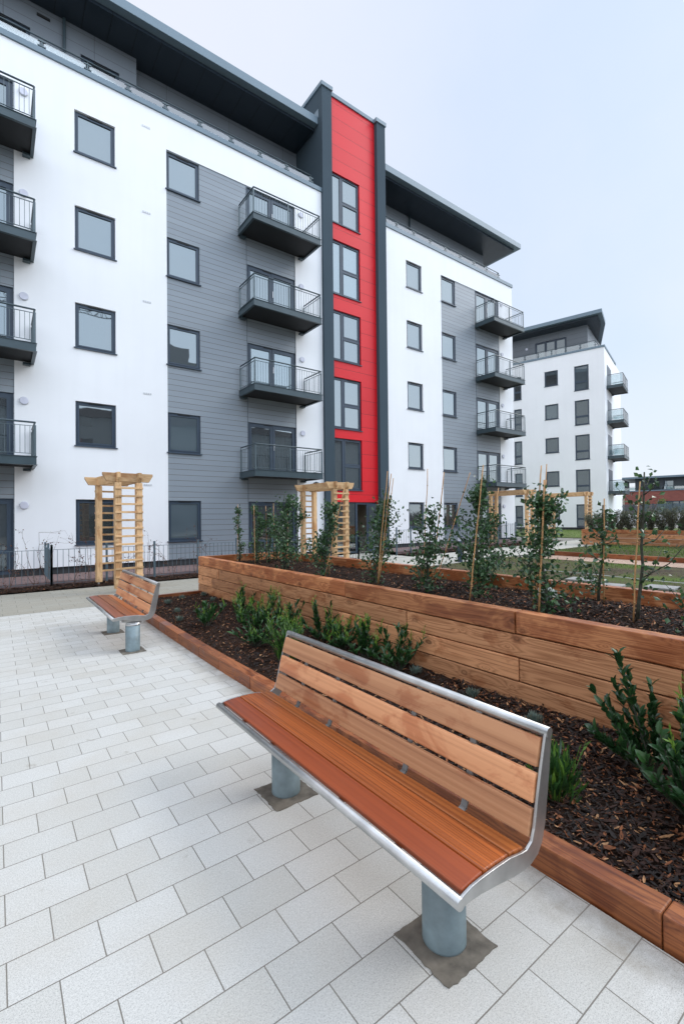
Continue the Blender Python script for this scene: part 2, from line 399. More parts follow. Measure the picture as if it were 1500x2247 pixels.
# ------------------------------------------------------------------ ground
def sheet(name, x0, x1, y0, y1, dz, mat, nx=1, ny=1, kind='structure'):
    mb = MB()
    xs = [x0+(x1-x0)*i/nx for i in range(nx+1)]; ys = [y0+(y1-y0)*j/ny for j in range(ny+1)]
    for j in range(ny+1):
        for i in range(nx+1): mb.v.append((xs[i], ys[j], zg(xs[i])+dz))
    for j in range(ny):
        for i in range(nx):
            a = j*(nx+1)+i; mb.f.append((a, a+1, a+nx+2, a+nx+1)); mb.mi.append(0)
    o = mb.build(name, mat, recalc=False); o['kind'] = kind; return o
def sheet2(name, xs, ys, dz, mat):
    mb = MB()
    for y in ys:
        for x in xs: mb.v.append((x, y, zg(x)+dz))
    nx = len(xs)-1
    for j in range(len(ys)-1):
        for i in range(nx):
            a = j*(nx+1)+i; mb.f.append((a, a+1, a+nx+2, a+nx+1)); mb.mi.append(0)
    o = mb.build(name, mat, recalc=False); o['kind'] = 'structure'; return o
sheet2('ground', [-400,-50,6,20,35,55.6,100,500], [-400,-30,0,30,60,500], -.03, M['earth'])
sheet('paving', -12, 2.02, -6, 9.95, 0, M['pave'])
sheet2('path', [-12,3.55,6], [9.95,12.8], .002, M['path'])
sheet2('path_to_entrance', [6,10,20,32], [10.25,13.0], .006, M['path2'])
sheet2('entrance_paving', [11.0,13.0], [13.0,15.6], .010, M['path2'])
sheet2('far_path', [28,33,36], [-12,10.25], .008, M['path2'])
sheet2('far_lawn', [28,34,45], [13.0,30], .004, M['lawn2'])
sheet2('lawn', [5.9,10,15.55], [-12,10.25], .0, M['soil'])
sheet2('gravel_strip', [15.55,16.85], [-12,9.3], .008, M['gravel'])
sheet2('upper_lawn', [17.0,22.95], [-12,10.25], .06, M['soil'])

def chips(mb, n, fx, zf, size=(.007,.024), clear=None, tilt=.5, weights=(.45,.37,.13,.05)):
    for _ in range(n):
        x, y = fx()
        L = R.uniform(*size)*R.uniform(.6,1.3); W = L*R.uniform(.18,.5); T = L*R.uniform(.05,.14)
        if R.random() < .04: L *= 2.0
        a = R.uniform(0, 2*PI); t = R.gauss(0, tilt)*.6; t2 = R.gauss(0, tilt)*.6
        ax = Vector((math.cos(a), math.sin(a), math.sin(t))).normalized()
        ay = ax.cross(Vector((math.sin(t2), 0, 1))).normalized(); az = ax.cross(ay)
        mi = R.choices((0,1,2,3), weights)[0]
        c = Vector((x, y, zf(x, y)+R.uniform(.0,.02)+abs(math.sin(t))*L*.5))
        ax = ax*L; ay = ay*W; az = az*T
        n0 = len(mb.v)
        # tapered splinter, six corners round and a ridge
        for p in (-ax-ay*.6, -ax*.2-ay, ax-ay*.35, ax+ay*.3, ax*.1+ay, -ax*.9+ay*.5): mb.v.append(tuple(c+p))
        mb.v.append(tuple(c+az*1.5-ax*.3)); mb.v.append(tuple(c+az*1.5+ax*.4))
        for q in ((0,1,6),(1,2,7,6),(2,3,7),(3,4,7),(4,5,6,7),(5,0,6)):
            mb.f.append(tuple(n0+i for i in q)); mb.mi.append(mi)
CH = [M['chip0'], M['chip1'], M['chip2'], M['chip3'], M['mulchbase']]
def mulch(name, rects, zf, n, label, step=.07, amp=.014, size=(.007,.024), near=None, weights=(.45,.37,.13,.05)):
    mb = MB()
    tot = sum((b-a)*(d-c) for a, b, c, d in rects)
    for a, b, c, d in rects:
        nx = max(2, int((b-a)/step)); ny = max(2, int((d-c)/step)); n0 = len(mb.v)
        for j in range(ny+1):
            for i in range(nx+1):
                x = a+(b-a)*i/nx; y = c+(d-c)*j/ny
                mb.v.append((x, y, zf(x, y)+R.uniform(-amp, amp)))
        for j in range(ny):
            for i in range(nx):
                k = n0+j*(nx+1)+i; mb.f.append((k, k+1, k+nx+2, k+nx+1)); mb.mi.append(4)
        def fx():
            if near and R.random() < .5: return R.uniform(a, b), R.uniform(c, min(d, near))
            return R.uniform(a, b), R.uniform(c, d)
        chips(mb, int(n*(b-a)*(d-c)/tot), fx, zf, size, weights=weights)
    o = mb.build(name, CH, recalc=False); tag(o, label, 'bark mulch', kind='stuff'); return o
low = lambda x, y: .045+.02*math.sin(x*5+y*2)*.5+(.03 if x > 3.3 else 0)*(x-3.3)/.25
mulch('bark_mulch', [(2.10,3.58,-.5,9.85)], low, 42000, 'dark bark mulch covering the low bed beside the pale paving', near=3.0, amp=.014)
mulch('bark_mulch', [(3.70,5.55,-.5,9.95)], lambda x, y: .67+.02*math.sin(x*4)*math.cos(y*3), 30000, 'dark bark mulch filling the long raised timber bed', near=5.0)
mulch('bark_mulch', [(-8,10.9,12.82,13.72)], lambda x, y: .03, 8000, 'strip of bark mulch between the buff path and the terrace railings', amp=.02, size=(.010,.030))
mulch('bark_mulch', [(13.1,24.5,13.02,13.9)], lambda x, y: zg(x)+.04, 1800, 'strip of bark mulch before the far terrace railings', amp=.02, size=(.02,.05))
mulch('bark_mulch', [(23.06,24.9,-3,11.1)], lambda x, y: zg(x)+.66, 900, 'bark mulch under the hedge in the far raised bed', size=(.03,.06))

# grass stuff on the new lawns
mb = MB()
def blade(mb, x, y, z, h, w):
    a = R.uniform(0, 2*PI); dx, dy = math.cos(a)*w, math.sin(a)*w; lx, ly = R.gauss(0, h*.4), R.gauss(0, h*.4)
    mb.face([(x-dx, y-dy, z), (x+dx, y+dy, z), (x+lx, y+ly, z+h)])
def patch(x, y): return math.sin(x*1.7+math.sin(y*1.1)*2)+math.sin(y*1.9+x*.6)+.8*math.sin(x*4.3-y*3.1)
cnt = 0
while cnt < 26000:
    if R.random() < .62: x, y, dz = R.uniform(6.0, 15.5), R.uniform(-1, 10.2), .0
    elif R.random() < .8: x, y, dz = R.uniform(17.05, 22.9), R.uniform(1, 10.2), .06
    else: x, y, dz = R.uniform(28, 40), R.uniform(13, 24), .01
    if dz < .05 and x < 20 and R.random() > .25+.38*patch(x, y): continue
    blade(mb, x, y, zg(x)+dz-.004, R.uniform(.015,.05), .006+x*.0004); cnt += 1
tag(mb.build('grass', M['grassb'], recalc=False), 'thin green grass coming up in patches on the newly sown lawns', 'grass', kind='stuff')

# ------------------------------------------------------------------ timber pieces
def sleepers(parent, org, axis, fixed0, fixed1, a, b, zs, joints, matc, matcap, h=.2, name='sleeper'):
    """courses of sleepers along one axis; zs = course tops, top course first"""
    for i, zt in enumerate(zs):
        cuts = [a]+[j for j in joints[i % len(joints)] if a < j < b]+[b]
        for k in range(len(cuts)-1):
            g = .005; j1 = R.uniform(-.006,.006)
            mb = MB()
            if axis == 'y': mb.box(fixed0+j1, fixed1+j1, cuts[k]+g, cuts[k+1]-g, zt-h+.010, zt-.001)
            else: mb.box(cuts[k]+g, cuts[k+1]-g, fixed0+j1, fixed1+j1, zt-h+.010, zt-.001)
            c = Vector(org)
            mb.build(name, matcap if i == 0 else matc, parent, bevel=.006, org=c)
# raised bed one
rb = empty('raised_timber_bed', (3.57, 9.97, 0)); O = rb.location
tag(rb, 'long raised bed of stacked sleepers holding the staked hollies', 'raised bed', 'raised sleeper beds')
Zs = [.83,.63,.43,.23]
sleepers(rb, O, 'y', 3.57, 3.69, -1.2, 10.09, Zs, [[.0,2.33,4.75,7.75],[1.12,3.65,5.95,8.95],[2.30,4.9,7.1,9.3],[.6,3.55,6.5,8.4,9.55]], M['timber_y'], M['cap_y'])
sleepers(rb, O, 'x', 9.97, 10.09, 3.693, 5.72, Zs, [[4.9],[4.5],[5.1],[4.6]], M['timber_x'], M['cap_x'])
sleepers(rb, O, 'y', 5.60, 5.72, -1.2, 9.967, Zs, [[1.4,3.4,5.1,7.4],[2.2,4.8,7.2],[1.,3.9,6.5],[2.,5.]], M['timber_y'], M['cap_y'])
# raised bed two
zb = .22
rb2 = empty('raised_timber_bed', (22.9, 11.2, zb)); O = rb2.location
tag(rb2, 'far raised sleeper bed with a grey green hedge growing in it', 'raised bed', 'raised sleeper beds')
sleepers(rb2, O, 'y', 22.9, 23.05, -3, 11.25, [.95,.76,.57,.38], [[7.3,9.8],[6.2,8.4,10.3],[7.6,9.9],[6.6,9.0]], M['timber_y'], M['cap_y'], h=.19)
sleepers(rb2, O, 'x', 11.1, 11.25, 23.053, 25.0, [.95,.76,.57,.38], [[24.],[24.3]], M['timber_x'], M['cap_x'], h=.19)
# low kerb beside paving
kb = empty('timber_edging', (1.97, 4.2, 0)); O = kb.location
tag(kb, 'reddish low timber edging between pale paving and low mulch bed, behind both benches', 'edging')
KP = [(2.10,-.9),(2.035,.72),(2.0,2.1),(1.985,2.75),(1.972,3.5),(1.965,4.15),(1.95,4.9),(1.945,5.5),(1.945,6.3),(1.95,7.2),(1.96,8.2),(1.965,9.0),(1.975,9.88)]
for i in range(len(KP)-1):
    (xa, ya), (xb, yb) = KP[i], KP[i+1]; g = .002
    mb = MB(); w = .115; h = .125
    mb.v += [(xa,ya+g,-.02),(xa+w,ya+g,-.02),(xb+w,yb-g,-.02),(xb,yb-g,-.02),(xa,ya+g,h),(xa+w,ya+g,h),(xb+w,yb-g,h),(xb,yb-g,h)]
    for q in ((0,3,2,1),(4,5,6,7),(0,1,5,4),(1,2,6,5),(2,3,7,6),(3,0,4,7)): mb.f.append(q); mb.mi.append(0)
    mb.build('timber', M['kerb_y'], kb, bevel=.007, org=O)
MB().box(2.094, 3.565, 9.86, 9.95, -.02, .105).build('timber', M['kerb_x'], kb, bevel=.006, org=O)
kb2 = empty('timber_edging', (16.85, 5, .13))
tag(kb2, 'low brown timber edging board across the lawn beside the pink gravel strip', 'edging')
ys = [9.3,7.6,5.9,4.2,2.5,.8,-1,-3]
for i in range(len(ys)-1):
    MB().box(16.85, 16.97, ys[i+1]+.004, ys[i]-.004, .08, .30).build('timber', M['kerb_y'], kb2, bevel=.007, org=kb2.location)
# slabs on the lawn and the string
for (cx, cy, lab) in ((11.35, 5.6, 'pale concrete slab lying on the lawn, left one of three behind the raised bed'), (10.9, 4.75, 'pale concrete slab lying on the lawn, middle one of three behind the raised bed'), (11.35, 3.9, 'pale concrete slab lying on the lawn, right one of three behind the raised bed')):
    o = MB().obox((0,0,.02), (.27,.03,0), (-.03,.27,0), (0,0,.02)).build('paving_slab', M['slab'], bevel=.004); o.location = (cx, cy, zg(cx)+.004); tag(o, lab, 'slab', 'loose slabs on the lawn')
mb = MB()
for i in range(12):
    y0 = 7-i*.6; mb.tube([(12.2, y0, zg(12.2)+.05+.012*math.sin(i)), (12.2, y0-.6, zg(12.2)+.05+.012*math.sin(i+1))], .008, 5)
for y in (7, 3.2, -.2): mb.tube([(12.2, y, zg(12.2)-.02), (12.2, y, zg(12.2)+.12)], .012, 6)
tag(mb.build('string_line', M['string']), 'thin white string line pegged across the lawn', 'string')

# ------------------------------------------------------------------ benches
def make_bench(L, legs, seed):
    """origin on the paving at the front near corner; x = depth, y = length"""
    root = empty('park_bench')
    inner = [(0,.012),(.02,.020),(.06,.028),(.11,.030),(.19,.029),(.27,.025),(.34,.012),(.375,.010),(.405,.026),(.422,.065),(.437,.125),(.455,.20),(.475,.275),(.50,.36),(.515,.405)]
    outer = [(.540,.405),(.552,.39),(.545,.34),(.530,.24),(.512,.14),(.497,.06),(.475,.0),(.445,-.035),(.40,-.052),(.355,-.056),(.29,-.050),(.20,-.034),(.11,-.020),(.05,-.016),(.012,-.018),(-.004,-.006)]
    prof = [(x, z+.424) for x, z in inner+outer]
    for y in (0, L-.012):
        MB().prism(prof, 'y', y, y+.012).build('end_frame', M['stainless'], root, bevel=.003)
    MB().tube([(.0,-.003,.424),(.0,L+.003,.424)], .019, 16).build('front_tube', M['stainless'], root, smooth=True)
    MB().tube([(.530,-.003,.815),(.530,L+.003,.815)], .020, 16).build('back_tube', M['stainless'], root, smooth=True)
    # thin cross brackets that carry the slats
    inn = [(x, z+.424-.030) for x, z in inner]; ins = [(x+.012 if i > 8 else x, z+.424-.050 if i <= 8 else z+.424-.034) for i, (x, z) in enumerate(inner)]
    for f in (.16,.34,.66,.84):
        y = L*f; mb = MB()
        pts = [(.0,.424-.012),(.03,.424-.004),(.11,.424+.004),(.27,.424-.002),(.36,.424-.02),(.41,.424-.002),(.440,.424+.06),(.465,.424+.19),(.490,.424+.29),(.530,.424+.385)]
        for i in range(len(pts)-1):
            a, b = pts[i], pts[i+1]; d = Vector((b[0]-a[0], 0, b[1]-a[1])); n = Vector((-d.z, 0, d.x)).normalized()
            mb.obox(((a[0]+b[0])/2, y, (a[1]+b[1])/2), d*.53, (0,.015,0), n*.004)
        mb.build('slat_bracket', M['bracket'], root)
    def slat(p0, p1, th, mat, up):
        d = Vector((p1[0]-p0[0], 0, p1[1]-p0[1])); n = Vector((-d.z, 0, d.x)).normalized()*th
        a = Vector((p0[0], 0, p0[1]+.424)); b = Vector((p1[0], 0, p1[1]+.424))
        mid = (a+b)/2+n*.06
        poly = [a, a+(b-a)*.5+n*.05, b, b-n, a-n]
        MB().prism([(q.x, q.z) for q in poly], 'y', .016, L-.016).build('seat_slat' if up else 'back_slat', mat, root, bevel=.005)
    slat((.026,.024), (.134,.034), .026, M['seat1'], 1)
    slat((.142,.035), (.280,.028), .026, M['seat2'], 1)
    slat((.288,.027), (.372,.014), .026, M['seat3'], 1)
    slat((.404,.034), (.431,.128), .026, M['backw'], 0)
    slat((.436,.146), (.459,.250), .026, M['backw'], 0)
    slat((.464,.272), (.495,.374), .026, M['backw'], 0)
    for ly in legs:
        lg = MB().tube([(.232, ly, .003), (.232, ly, .012), (.232, ly, .325)], [.086,.085,.085], 32).build('leg', M['postgrey'], root)
        for p in lg.data.polygons: p.use_smooth = abs(p.normal.z) < .5
        # stainless saddle: round below, a wedge above
        mb = MB(); n = 32; ring0 = []; ring1 = []
        for k in range(n):
            an = 2*PI*k/n; x, y = math.cos(an)*.086, math.sin(an)*.086
            ring0.append((.232+x, ly+y, .325)); ring1.append((.232+x*1.15+.02, ly+y*(.35+.15*abs(math.cos(an))), .374+.018*math.cos(an)*0+.0))
        ringm = [(a[0], a[1], .337) for a in ring0]
        base = len(mb.v); mb.v += ring0+ringm+ring1
        for lv in (0, 1):
            for k in range(n):
                a = lv*n+k; b = lv*n+(k+1) % n; mb.f.append((a, b, b+n, a+n)); mb.mi.append(0)
        mb.f.append(tuple(range(2*n, 3*n))); mb.mi.append(0)
        mb.box(.10,.40, ly-.045, ly+.045, .372, .392)
        mb.build('saddle', M['stainless'], lg)
        # irregular square of mortar round the foot
        mb = MB(); pts = []
        for k in range(48):
            t = k/48*4; s = int(t); f = t-s; hw = .137
            q = [(-hw+2*hw*f, -hw), (hw, -hw+2*hw*f), (hw-2*hw*f, hw), (-hw, hw-2*hw*f)][s]
            j = R.uniform(.965,1.035); pts.append((.225+q[0]*j, ly-.01+q[1]*j))
        mb.prism(pts, 'z', .0005, .005).build('mortar_patch', M['mortar'], lg)
    return root
b1 = make_bench(1.977, (.275, 1.51), 1); b1.location = (1.174, .973, 0)
tag(b1, 'large near bench with wet cedar slats on a stainless frame', 'bench', 'timber benches on the paving')
b2 = make_bench(2.03, (.06, 1.27), 2); b2.location = (1.155, 6.24, 0)
tag(b2, 'smaller looking farther bench with two dark front slats, standing near the first pergola', 'bench', 'timber benches on the paving')

# ------------------------------------------------------------------ pergolas
def make_pergola(label, loc, D, rot=0):
    """origin at the front left post; x to the right 0..0.58, y back 0..D"""
    root = empty('pergola', loc, rot); tag(root, label, 'pergola', 'timber pergola arches over the path')
    P = .135
    for x in (0, .46):
        for y in (0, D):
            mb = MB().box(x, x+P, y, y+P, .10, 2.50); mb.build('post', M['perg_z'], root, bevel=.008)
            MB().box(x+.04, x+.075, y+.04, y+.075, -.05, .115).build('post_foot', M['handle'], root)
    for y in (0, D):
        zt = 2.37
        for k in range(12):
            z = zt-.182*k; yy = y-.022 if y == 0 else y+P+.0
            MB().box(-.005, .60, yy, yy+.021, z-.024, z+.022).build('rung', M['perg_x'], root, bevel=.003)
        yb = y+.02
        poly = [(-.25,2.71),(.835,2.71),(.835,2.66),(.75,2.515),(-.165,2.515),(-.25,2.66)]
        MB().prism(poly, 'y', yb, yb+.07).build('beam', M['perg_x'], root, bevel=.006)
    for x in (.032, .492):
        poly = [(-.06,2.725),(D+.36,2.725),(D+.36,2.67),(D+.27,2.502),(.0,2.502),(-.06,2.60)]
        MB().prism(poly, 'x', x, x+.07).build('cross_beam', M['perg_y'], root, bevel=.006)
    return root
make_pergola('nearest pergola arch with ladder sides, behind the farther bench', (2.15, 11.364, 0), 1.55, math.radians(5))
make_pergola('pergola arch just left of the red tower, behind the long raised bed', (8.2, 11.42, .02), 1.65, math.radians(3))
make_pergola('pergola arch in front of the right hand stack of balconies', (19.8, 12.2, .15), 1.95)
make_pergola('farthest pergola arch, in front of the second white block beside the hedge', (25.9, 12.4, .20), 2.1)

# ------------------------------------------------------------------ railings
def make_fence(label, runs, z0f, h=.95):
    (x, y) = runs[0][0]; root = empty('railing_fence', (x, y, z0f(x))); O = root.location
    tag(root, label, 'fence', 'metal railings round the terraces')
    for pts in runs:
        for i, (px, py) in enumerate(pts):
            z = z0f(px)
            MB().box(px-.025, px+.025, py-.025, py+.025, z-.1, z+h+.09).build('post', M['fence'], root, bevel=.004, org=O)
            if i+1 < len(pts):
                qx, qy = pts[i+1]; zq = z0f(qx); L = math.hypot(qx-px, qy-py); n = max(2, round(L/.128))
                mb = MB()
                for zz, hh in ((h-.035,.010),(.09,.008)):
                    a = Vector((px, py, z+zz)); b = Vector((qx, qy, zq+zz)); d = (b-a)/2
                    s = Vector((-(qy-py), qx-px, 0)).normalized()*.018
                    mb.obox((a+b)/2, d, s, (0,0,hh/2))
                for k in range(1, n):
                    t = k/n; bx = px+(qx-px)*t; by = py+(qy-py)*t; bz = z+(zq-z)*t
                    mb.tube([(bx, by, bz+.09), (bx, by, bz+h-.035)], .0065, 6)
                mb.build('bar_panel', M['fence'], root, org=O)
    return root
xs = [-3.76,-2.54,-1.32,-.10,1.12,2.36,3.57,4.80,6.02,7.24,8.46,9.68,10.88]
make_fence('long grey metal railing with thin upright bars along the left terrace, behind the nearest pergola', [[(x, 13.6) for x in xs], [(1.12,13.6),(1.12,14.5),(1.12,15.4)], [(10.88,13.6),(10.88,12.75)]], lambda x: .0, .955)
xs = [13.06,13.86,15.35,16.9,18.4,19.9,21.4,22.9]
make_fence('grey metal railing with thin upright bars along the right hand terrace, right of the entrance', [[(x, 13.85) for x in xs], [(22.9,13.85),(22.9,15.4)]], lambda x: zg(x)+.10, .95)

# ------------------------------------------------------------------ building pieces
def facade(mb, x0, x1, z0, z1, ops, y, t, mi=0):
    """wall sheet with real openings and reveals"""
    xs = sorted({x0, x1, *[a for o in ops for a in o[:2] if x0 < a < x1]}); zs = sorted({z0, z1, *[a for o in ops for a in o[2:] if z0 < a < z1]})
    for i in range(len(xs)-1):
        for j in range(len(zs)-1):
            cx, cz = (xs[i]+xs[i+1])/2, (zs[j]+zs[j+1])/2
            if any(o[0] < cx < o[1] and o[2] < cz < o[3] for o in ops): continue
            mb.face([(xs[i],y,zs[j]),(xs[i+1],y,zs[j]),(xs[i+1],y,zs[j+1]),(xs[i],y,zs[j+1])], mi)
    for a, b, c, d in ops:
        a2, b2, c2, d2 = max(a, x0), min(b, x1), max(c, z0), min(d, z1)
        if a2 >= b2 or c2 >= d2: continue
        if a >= x0: mb.face([(a,y,c2),(a,y,d2),(a,y+t,d2),(a,y+t,c2)], mi)
        if b <= x1: mb.face([(b,y,d2),(b,y,c2),(b,y+t,c2),(b,y+t,d2)], mi)
        mb.face([(a2,y,c2),(b2,y,c2),(b2,y+t,c2),(a2,y+t,c2)], mi)
        mb.face([(a2,y,d2),(b2,y,d2),(b2,y+t,d2),(a2,y+t,d2)], mi)

def frame_ring(mb, x0, x1, z0, z1, y0, y1, w):
    mb.box(x0, x1, y0, y1, z1-w, z1); mb.box(x0, x1, y0, y1, z0, z0+w)
    mb.box(x0, x0+w, y0, y1, z0+w, z1-w); mb.box(x1-w, x1, y0, y1, z0+w, z1-w)
def window(parent, org, x0, x1, z0, z1, y, pane, sill=True, vent=True, split=None, tr=None, depth=.07):
    """frame with its pane, sill and trickle vent"""
    g = .004; mb = MB(); yf = y+depth
    frame_ring(mb, x0+g, x1-g, z0+g, z1-g, yf, yf+.07, .055)
    cells = [(x0+.06, x1-.06, z0+.06, z1-.06)]
    if split:
        mb.box(split-.035, split+.035, yf-.001, yf+.068, z0+.06, z1-.06)
        cells = [(x0+.06, split-.035, z0+.06, z1-.06), (split+.035, x1-.06, z0+.06, z1-.06)]
    if tr:
        nc = []
        for c in cells:
            if split and c[0] < split-.1 and tr.get('right_only'): nc.append(c); continue
            zt = tr['z']; mb.box(c[0], c[1], yf-.002, yf+.066, zt-.035, zt+.035); nc += [(c[0], c[1], c[2], zt-.035), (c[0], c[1], zt+.035, c[3])]
        cells = nc
    for c in cells:
        frame_ring(mb, c[0]+.002, c[1]-.002, c[2]+.002, c[3]-.002, yf-.012, yf+.05, .042)
    f = mb.build('window', M['frame'], parent, bevel=0, org=org)
    pm = MB()
    for c in cells: pm.box(c[0]+.04, c[1]-.04, yf+.022, yf+.03, c[2]+.04, c[3]-.04)
    pm.build('pane', pane, f, org=org)
    if sill: MB().box(x0-.035, x1+.035, y-.045, yf+.03, z0-.028, z0+.002).build('sill', M['frame'], f, org=org)
    if vent:
        xa = (split or x0); xm = (xa+x1)/2
        MB().box(xm-.2, xm+.2, yf-.035, yf-.002, z1-.048, z1-.022).build('trickle_vent', M['black'], f, org=org)
    return f
def french(parent, org, x0, x1, z0, z1, y, pane, depth=.05, leaves=2, low=False, handle=True):
    mb = MB(); yf = y+depth; g = .004
    frame_ring(mb, x0+g, x1-g, z0+g, z1-g, yf, yf+.07, .05)
    w = (x1-x0-.1)/leaves; cells = []
    for i in range(leaves):
        a = x0+.05+w*i; frame_ring(mb, a+.006, a+w-.006, z0+.056, z1-.056, yf-.012, yf+.055, .095)
        if low:
            mb.box(a+.1, a+w-.1, yf-.010, yf+.05, z0+.62, z0+.72); cells += [(a, a+w, z0+.05, z0+.72), (a, a+w, z0+.62, z1-.05)]
        else: cells.append((a, a+w, z0+.05, z1-.05))
    f = mb.build('balcony_door', M['frame'], parent, org=org)
    pm = MB()
    for a, b, c, d in cells: pm.box(a+.095, b-.095, yf+.02, yf+.03, c+.095, d-.095)
    pm.build('pane', pane, f, org=org)
    MB().box((x0+x1)/2-.35, (x0+x1)/2-.0, yf-.034, yf-.013, z1-.045, z1-.02).build('trickle_vent', M['black'], f, org=org)
    if handle:
        xm = (x0+x1)/2+.06; MB().tube([(xm, yf-.04, z0+1.0), (xm, yf-.04, z0+1.0), (xm+.11, yf-.045, z0+1.0)], .009, 6).box(xm-.015, xm+.015, yf-.03, yf-.012, z0+.88, z0+1.12).build('handle', M['handle'], f, org=org)
    return f

def balcony(parent, org, x0, x1, y, zt, d, glass=False, zd=None):
    """projecting steel balcony; zt = handrail height, front at y-d"""
    z0 = zt-1.12; zf = z0+.225; ya = y-d
    mb = MB()
    # channel frame: web and flanges on three sides
    for a in ((x0, x1, ya, ya+.012), (x0, x0+.012, ya+.012, y-.004), (x1-.012, x1, ya+.012, y-.004)): mb.box(*a, z0+.012, zf-.012)
    mb.box(x0-.02, x1+.02, ya-.02, y-.004, zf-.012, zf)
    mb.box(x0-.02, x1+.02, ya-.02, ya+.06, z0, z0+.012); mb.box(x0-.02, x0+.06, ya+.061, y-.004, z0, z0+.012); mb.box(x1-.06, x1+.02, ya+.061, y-.004, z0, z0+.012)
    mb.box(x0+.06, x0+.24, y-.16, y-.001, z0-.06, z0-.002); mb.box(x1-.24, x1-.06, y-.16, y-.001, z0-.06, z0-.002)
    bal = mb.build('balcony', M['steel'], parent, org=org)
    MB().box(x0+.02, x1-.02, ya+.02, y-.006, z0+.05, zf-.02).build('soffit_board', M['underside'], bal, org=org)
    rm = MB(); r = .0065 if not glass else .004
    top = zt; lo = zf+.07; up = zt-.115
    seg = [((x0+.03, y-.05), (x0+.03, ya+.03)), ((x0+.03, ya+.03), (x1-.03, ya+.03)), ((x1-.03, ya+.03), (x1-.03, y-.05))]
    if not glass:
        for (a, b) in seg:
            L = math.hypot(b[0]-a[0], b[1]-a[1]); n = max(2, round(L/.105))
            for zz in (lo, up):
                dv = Vector((b[0]-a[0], b[1]-a[1], 0))/2; s = Vector((-dv.y, dv.x, 0)).normalized()*.013
                rm.obox(((a[0]+b[0])/2, (a[1]+b[1])/2, zz), dv, s, (0,0,.006))
            for k in range(1, n):
                t = k/n; rm.tube([(a[0]+(b[0]-a[0])*t, a[1]+(b[1]-a[1])*t, lo), (a[0]+(b[0]-a[0])*t, a[1]+(b[1]-a[1])*t, up)], r, 5, caps=False)
        rm.build('railing', M['rail'], bal, org=org)
    else:
        for (a, b) in seg:
            dv = Vector((b[0]-a[0], b[1]-a[1], 0))*.46; s = Vector((-dv.y, dv.x, 0)).normalized()*.005
            rm.obox(((a[0]+b[0])/2, (a[1]+b[1])/2, (lo+up)/2+.02), dv, s, (0,0,(up-lo)/2+.02))
        rm.build('glass_panel', M['clearg'], bal, org=org)
    hm = MB()
    for (a, b) in seg:
        hm.tube([(a[0], a[1], top-.022), (b[0], b[1], top-.022)], .024, 8)
    hm.build('handrail', M['steel'], bal, org=org)
    xm = (x0+x1)/2
    for (px, py) in ((x0+.03, y-.05), (x0+.03, ya+.03), (xm, ya+.03), (x1-.03, ya+.03), (x1-.03, y-.05)):
        MB().box(px-.025, px+.025, py-.012, py+.012, zf-.001, up+.02).box(px-.008, px+.008, py-.006, py+.006, up+.02, top-.03).build('rail_post', M['rail'], bal, org=org)

    return bal
def wall_lamp(parent, org, x, z, y):
    l = MB().tube([(x, y-.001, z), (x, y-.05, z)], .105, 20).build('wall_lamp', M['lampw'], parent, bevel=.012, org=org)
    MB().tube([(x, y-.0, z), (x, y-.03, z)], .112, 20).build('rim', M['vent'], l, org=org)
def glass_rail(parent, org, xs, y, z0, zt, ends=()):
    """roof terrace balustrade: posts, clamps, glass, handrail"""
    hm = MB(); hm.tube([(xs[0], y, zt), (xs[-1], y, zt)], .021, 8)
    for (xe, y1) in ends: hm.tube([(xe, y, zt), (xe, y1, zt)], .021, 8)
    r = hm.build('roof_handrail', M['steel'], parent, org=org)
    for i, x in enumerate(xs):
        pm = MB()
        pm.box(x-.02, x+.02, y-.012, y+.012, z0, zt-.06); pm.tube([(x, y, zt-.06), (x, y, zt-.02)], .008, 6)
        for zc in (.35, .75):
            pm.box(x-.10, x+.10, y-.022, y+.022, z0+(zt-z0)*zc-.018, z0+(zt-z0)*zc+.018)
        pm.build('post', M['rail'], r, org=org)
        if i+1 < len(xs): MB().box(x+.05, xs[i+1]-.05, y-.005, y+.005, z0+.06, zt-.10).build('glass_panel', M['clear'], r, org=org)
    for (xe, y1) in ends: MB().box(xe-.005, xe+.005, y+.06, y1, z0+.06, zt-.1).build('glass_panel', M['clear'], r, org=org)

# ------------------------------------------------------------------ main apartment building
F = 15.5
ab = empty('apartment_building', (4, F, 0)); O = ab.location
tag(ab, 'long white and grey apartment block with a bright red stair tower and dark balconies', 'apartment block', 'apartment blocks')
HL = [2.26,5.15,8.05,10.925,13.77]; SL = [.93,3.84,6.72,9.62,12.50]
HR = [2.335,5.14,8.00,10.87,13.70]; SR = [1.10,3.90,6.70,9.58,12.42]
wA = [(1.88,2.97,s,h) for s, h in zip(SL, HL)]; wB = [(4.505,5.605,s,h) for s, h in zip(SL, HL)]
wC = [(15.42,16.46,s,h) for s, h in zip(SR, HR)]; wD = [(17.84,18.92,s,h) for s, h in zip(SR, HR)]
bal_zt_L = [4.20,7.12,9.99,12.94]; bal_zt_R = [4.29,7.11,9.93,12.80]
dl = [(.14, HL[0])]+[(z-.885, h) for z, h in zip(bal_zt_L, HL[1:])]
dr = [(.20, HR[0])]+[(z-.885, h) for z, h in zip(bal_zt_R, HR[1:])]
dB = [(7.36,9.38,a,b) for a, b in dl]; dA = [(-1.63,.40,a,b) for a, b in dl]; dR = [(20.56,22.58,a,b) for a, b in dr]
T = 13.80; TR = 13.72
mb = MB()
facade(mb, .42, 4.51, .32, T, wA, F, .12); facade(mb, -12, 10.75, T, 14.90, [], F, .12)
facade(mb, 9.385, 10.75, .32, T, [], F, .12)
mb.face([(.42,F,.32),(.42,F,T),(.42,F+.03,T),(.42,F+.03,.32)]); mb.face([(4.51,F,.32),(4.51,F,T),(4.51,F+.03,T),(4.51,F+.03,.32)])
mb.build('white_wall', M['white'], ab, org=O); mb = MB()
